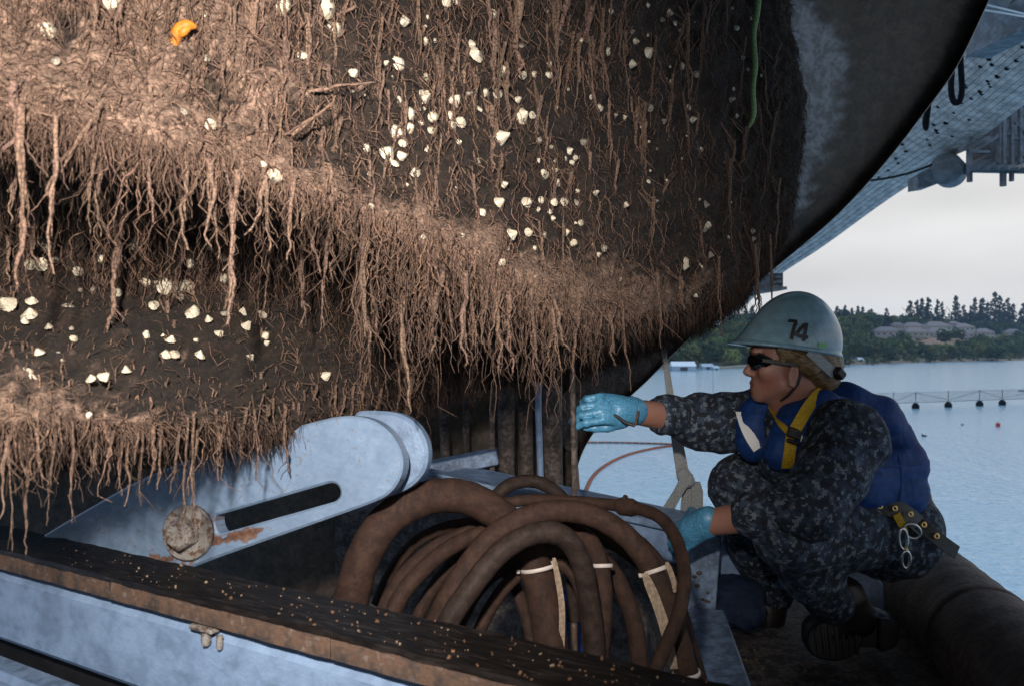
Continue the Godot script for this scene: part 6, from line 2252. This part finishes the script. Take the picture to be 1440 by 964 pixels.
	g = ribbon_on([P(1138, 493, hd - 0.093), P(1150, 504, hd - 0.093), P(1163, 516, hd - 0.083), P(1172, 524, hd - 0.06)], func(p): return Vector3(0.3, 0, 1), 0.026, 0.002)
	obj("nape_strap", g, M.webbing, w)
	g = Geo.new()
	g.box(Transform3D(Basis.from_euler(Vector3(0, 0.3, 0.75)), P(1175, 524, hd - 0.05)), Vector3(0.024, 0.030, 0.05), 0.005)
	obj("strap_buckle", g, M.leather, w)
	g = Geo.new()
	g.tube([P(1128, 520, hd - 0.072), P(1122, 540, hd - 0.07), P(1108, 556, hd - 0.055), P(1098, 563, hd - 0.04)], [0.003], 6)
	obj("chin_cord", g, M.leather, w)
	# --- safety glasses
	g = Geo.new()
	var lens := [[], [], [], [], []]
	for k in 17:
		var t := -1.0 + k / 8.0
		var zz := hd - t * 0.064
		var back := 0.022 * t * t + 0.010 * pow(absf(t), 4)
		for r in 5:
			var u := r / 4.0 - 0.5
			var p := P(1052.5, 508, zz)
			lens[r].append(Vector3(P(1052, 508, hd).x + back + 0.006 * u * u * 4.0 - u * 0.004, P(1052, 508, hd).y - u * 0.040 * (1.0 - 0.72 * pow(absf(t), 4)), -zz))
	for r in lens: r.reverse()
	g.grid(lens)
	var bk2 := lens.map(func(r): return r.map(func(p): return p + Vector3(0.0022, 0, 0)))
	bk2.reverse()
	g.grid(bk2)
	g.grid([bk2[4], lens[0]]); g.grid([lens[4], bk2[0]])
	var gls := obj("safety_glasses", g, M.lens, w)
	g = Geo.new()
	g.bar(P(1072, 506, hd - 0.068), P(1122, 513, hd - 0.080), 0.0045, 0.010, 0.001)
	obj("temple", g, M.ink, gls)
	g = Geo.new()
	g.bar(P(1062, 506, hd + 0.066), P(1122, 513, hd + 0.080), 0.0045, 0.010, 0.001)
	obj("temple", g, M.ink, gls)
	g = Geo.new()
	g.tube(lens[0].map(func(p): return p + Vector3(-0.001, 0.001, 0)), [0.0028], 6)
	obj("brow_bar", g, M.ink, gls)
	# --- gloves: five fingers each
	var wf := P(wr_f[0], wr_f[1], wr_f[2])
	var fwd := (P(818, 571, 2.02) - wf).normalized()
	var hf := hand(wf + fwd * 0.002, fwd, Vector3(0.0, 0.4, 0.92), -1.0, [0.62, 0.72, 0.8, 0.86], 0.03, 1.0, 0.3)
	hf.append(["c", wf - fwd * 0.012, wf + fwd * 0.03, 0.036, 0.034, 0.012])
	var gl := [obj("glove", nets(hf, 0.003, 0.0016, 40.0), M.glove, w)]
	var wn := P(wr_n[0], wr_n[1], wr_n[2])
	var fn := (P(940, 768, 2.06) - wn).normalized()
	var hn2 := hand(wn, fn, Vector3(-0.25, 0.6, 0.75), 1.0, [0.30, 0.34, 0.38, 0.42], 0.07)
	hn2.append(["c", wn + Vector3(0.012, 0.001, 0.004), wn + fn * 0.03, 0.036, 0.034, 0.012])
	gl.append(obj("glove", nets(hn2, 0.003, 0.0016, 40.0), M.glove, w))
	for k in [[P(889, 577, 2.105), P(886, 577, 2.102), 0.0375, 0], [P(990, 735.5, 1.965), P(986, 736, 1.967), 0.0375, 1]]:
		g = Geo.new()
		g.tube([k[0], k[0].lerp(k[1], 0.5), k[1]], [k[2] - 0.001, k[2] + 0.0012, k[2] - 0.001], 20)
		obj("cuff", g, M.glove, gl[k[3]])
	# --- boot, sole turned toward the viewer
	var boot := [C([1186, 838, 2.06], [1190, 862, 2.08], 0.052, 0.056, 0.03), C([1195, 868, 2.085], [1160, 888, 2.085], 0.052, 0.046, 0.03), E([1158, 893, 2.085], Vector3(0.048, 0.050, 0.038), 0.03), E([1235, 882, 2.085], Vector3(0.042, 0.045, 0.038), 0.03)]
	var boot_o := obj("boot", nets(boot, 0.006, 0.003, 14.0), M.leather, w)
	var n := Vector3(-0.06, 0.16, 1.0).normalized()
	var so := P(1190, 890, 2.035)
	var outl := func(l: Array) -> Array:
		var o := []
		for p in curve((l + [l[0]]).map(func(q): return Vector3(q[0], q[1], 0)), 4):
			o.append(on_plane(p.x, p.y, so, n))
		o.pop_back()
		return o
	g = slab(outl.call([[1137, 905], [1142, 886], [1160, 872], [1185, 866], [1205, 867], [1214, 874], [1213, 905], [1200, 921], [1178, 929], [1155, 926], [1141, 918]]), n, 0.026, 0.004)
	obj("sole", g, M.ink, boot_o)
	g = slab(outl.call([[1238, 869], [1256, 871], [1265, 880], [1264, 900], [1256, 911], [1238, 913]]), n, 0.034, 0.004)
	obj("heel", g, M.ink, boot_o)
	g = slab([[1208, 874], [1242, 872], [1242, 912], [1208, 910]].map(func(p): return on_plane(p[0], p[1], so, n) - n * 0.014), n, 0.02, 0.003)
	obj("shank", g, M.leather, boot_o)
	for k in 7:      # tread lugs
		g = Geo.new()
		var a := on_plane(1146 + k * 9.5, 884 - 6 * sin(k * 0.5), so, n) + n * 0.002
		var b := on_plane(1152 + k * 9.0, 920 + 4 * sin(k * 0.5), so, n) + n * 0.002
		g.bar(a, b, 0.008, 0.006, 0.0015, n)
		obj("tread_lug", g, M.leather, boot_o)
	# far boot, mostly behind the channel
	obj("boot", nets([C([1085, 840, 2.38], [1075, 872, 2.38], 0.05, 0.05, 0.03), C([1075, 870, 2.38], [1030, 880, 2.38], 0.048, 0.04, 0.03)], 0.008), M.leather, w)
	# --- belt with studs, rings, and the loose strap end
	g = ribbon_on(curve([P(1195, 703, 1.97), P(1225, 707, 1.955), P(1250, 712, 1.95), P(1275, 724, 1.955), P(1296, 742, 1.98)], 6), func(p): return Vector3(0.2, 0.3, 1), 0.046, 0.005)
	var belt := obj("belt", g, M.leather, w)
	g = ribbon_on(curve([P(1292, 735, 1.95), P(1310, 750, 1.94), P(1328, 764, 1.94), P(1345, 776, 1.95)], 5), func(p): return Vector3(0.1, 0.2, 1), 0.032, 0.004)
	obj("strap_end", g, M.leather, belt)
	for k in [[1237, 711, 1.935], [1258, 714, 1.935], [1280, 722, 1.935], [1299, 737, 1.93], [1317, 753, 1.925]]:
		g = Geo.new()
		g.lathe([Vector2(0.0035, 0.0), Vector2(0.0075, 0.0), Vector2(0.008, 0.002), Vector2(0.0065, 0.0042), Vector2(0.0035, 0.0035)], Transform3D(Basis(Vector3(1, 0, 0), Vector3(0, 0.2, 1).normalized(), Vector3(0, -1, 0.2).normalized()), P(k[0], k[1], k[2] + 0.004)), 14)
		obj("eyelet", g, M.brass, belt)
	var ring := func(x: float, y: float, d: float, rx: float, ry: float, th: float, tw: float) -> Geo:
		var q := Geo.new()
		var pts := []
		for k in 25:
			var a := TAU * k / 24.0
			pts.append(P(x, y, d) + Basis.from_euler(Vector3(0, 0, tw)) * Vector3(cos(a) * rx, sin(a) * ry, sin(a) * 0.004))
		q.tube(pts, [th], 8, Color.WHITE, false)
		return q
	obj("d_ring", ring.call(1283, 746, 1.93, 0.021, 0.016, 0.0032, -0.6), M.steel, w)
	obj("snap_hook", ring.call(1270, 757, 1.925, 0.010, 0.025, 0.0042, 0.15), M.steel, w)
	obj("snap_hook", ring.call(1274, 786, 1.93, 0.010, 0.021, 0.0042, 0.1), M.steel, w)
	g = Geo.new()
	g.bar(P(1272, 766, 1.93), P(1275, 778, 1.932), 0.012, 0.012, 0.003)
	obj("hook_swivel", g, M.brass, w)
	g = ribbon_on([P(1260, 722, 1.94), P(1268, 738, 1.935), P(1271, 748, 1.93)], func(p): return Vector3(0.1, 0.2, 1), 0.02, 0.004)
	obj("yellow_tab", g, M.yellow, w)
	# pouch hanging at the back of the belt
	obj("belt_pouch", nets([C([1290, 735, 2.04], [1295, 770, 2.04], 0.034, 0.030, 0.02), E([1297, 782, 2.04], Vector3(0.024, 0.03, 0.03), 0.02), C([1292, 690, 2.06], [1298, 730, 2.05], 0.026, 0.030, 0.02), C([1300, 715, 2.05], [1310, 713, 2.05], 0.016, 0.008, 0.01)], 0.006, 0.004, 12.0), M.leather, w)
	# --- the tool in the far glove
	var tool := thing("scraper", "thin dark scraper held in the blue glove reaching under the hull", "scraper")
	g = Geo.new()
	g.tube([P(893, 598, 2.03), P(880, 594, 2.035), P(868, 585, 2.045), P(858, 580, 2.05)], [0.004, 0.0045, 0.004, 0.003], 8)
	obj("handle", g, M.leather, tool)
	g = Geo.new()
	g.bar(P(893, 598, 2.03), P(898, 577, 2.05), 0.006, 0.003, 0.0008)
	obj("blade", g, M.rust, tool)

# ---------------------------------------------------------------- the place
func sky_texture() -> ImageTexture:        # thin bright overcast, bluer overhead
	var w := 512
	var im := Image.create(w, w / 2, false, Image.FORMAT_RGBF)
	var n := FastNoiseLite.new(); n.frequency = 2.2; n.fractal_octaves = 5; n.seed = 12
	for y in w / 2:
		var el := PI / 2.0 - PI * (y + 0.5) / (w / 2.0)
		for x in w:
			var az := TAU * (x + 0.5) / w
			var dir := Vector3(sin(az) * cos(el), sin(el), -cos(az) * cos(el))
			var c := n.get_noise_3d(dir.x, dir.y * 5.0, dir.z)
			var blue := smoothstep(0.25, 0.5, dir.y + c * 0.10)
			var col := Color(0.80, 0.795, 0.79).lerp(Color(0.26, 0.50, 0.84), blue)
			col = col * (1.0 + c * 0.28)
			if dir.y < 0.0:
				col = Color(0.30, 0.36, 0.42)
			im.set_pixel(x, y, col)
	return ImageTexture.create_from_image(im)

func _ready() -> void:
	rng.seed = 20240611
	var cam := Camera3D.new()
	cam.name = "camera"
	cam.position = EYE
	cam.fov = 45.0
	cam.near = 0.05
	cam.far = 6000.0
	add_child(cam)
	cam.current = true
	var lens := CameraAttributesPhysical.new()
	lens.frustum_focal_length = 12.0 / tan(deg_to_rad(22.5))
	lens.frustum_focus_distance = 2.1
	lens.frustum_near = 0.05
	lens.frustum_far = 6000.0
	lens.exposure_aperture = 8.0
	cam.attributes = lens
	var env := Environment.new()
	env.background_mode = Environment.BG_SKY
	var sky := Sky.new()
	var sm := PanoramaSkyMaterial.new()
	sm.panorama = sky_texture()
	sky.sky_material = sm
	env.sky = sky
	env.tonemap_mode = Environment.TONE_MAPPER_LINEAR
	env.tonemap_exposure = 1.0
	env.sdfgi_enabled = true
	env.ssao_enabled = true
	env.ssil_enabled = true
	env.fog_enabled = true
	env.fog_density = 0.00014
	env.fog_light_color = Color(0.62, 0.75, 0.88)
	var we := WorldEnvironment.new()
	we.name = "world"
	we.environment = env
	add_child(we)
	var sun := DirectionalLight3D.new()
	sun.name = "sun"
	sun.light_energy = 0.6
	sun.light_color = Color(1.0, 0.95, 0.88)
	sun.light_angular_distance = 6.0
	sun.shadow_enabled = true
	add_child(sun)
	sun.look_at_from_position(Vector3.ZERO, -Vector3(0.85, 0.75, -0.55), Vector3.UP)
	make_materials()
	# the photographer's flash unit, standing above the lens
	var fl := thing("flash_unit", "flash unit held above the camera, lighting the hull and the near beam", "flash")
	var g := Geo.new()
	var fat := EYE + Vector3(-0.10, 0.30, 0.06)
	g.box(Transform3D(Basis.IDENTITY, fat + Vector3(0, -0.01, 0.045)), Vector3(0.075, 0.05, 0.08), 0.006)
	obj("flash_head", g, mat(Color(0.02, 0.02, 0.02), 0.5), fl)
	var glow := mat(Color(0.9, 0.9, 0.9), 0.4)
	glow.emission_enabled = true
	glow.emission = Color(1, 0.97, 0.92)
	glow.emission_energy_multiplier = 6.0
	g = Geo.new()
	g.box(Transform3D(Basis.IDENTITY, fat + Vector3(0, -0.01, 0.004)), Vector3(0.066, 0.04, 0.004), 0.0)
	obj("flash_lens", g, glow, fl)
	var spot := SpotLight3D.new()
	spot.name = "flash_light"
	spot.position = fat + Vector3(0, -0.01, -0.004)
	spot.light_energy = 6.6
	spot.light_color = Color(1.0, 0.97, 0.93)
	spot.light_size = 0.03
	spot.spot_range = 30.0
	spot.spot_attenuation = 2.0
	spot.spot_angle = 44.5
	spot.spot_angle_attenuation = 0.8
	spot.shadow_enabled = true
	add_child(spot)
	spot.look_at_from_position(spot.position, spot.position + Vector3(-0.37, -0.20, -1.0), Vector3.UP)
	build_bay()
	build_smooth_hull()
	build_ridged_hull()
	build_overhang()
	build_crusted_hull()
	build_deck()
	build_gloom()
	build_plates()
	build_front_beam()
	build_hoses()
	build_sling()
	build_worker()
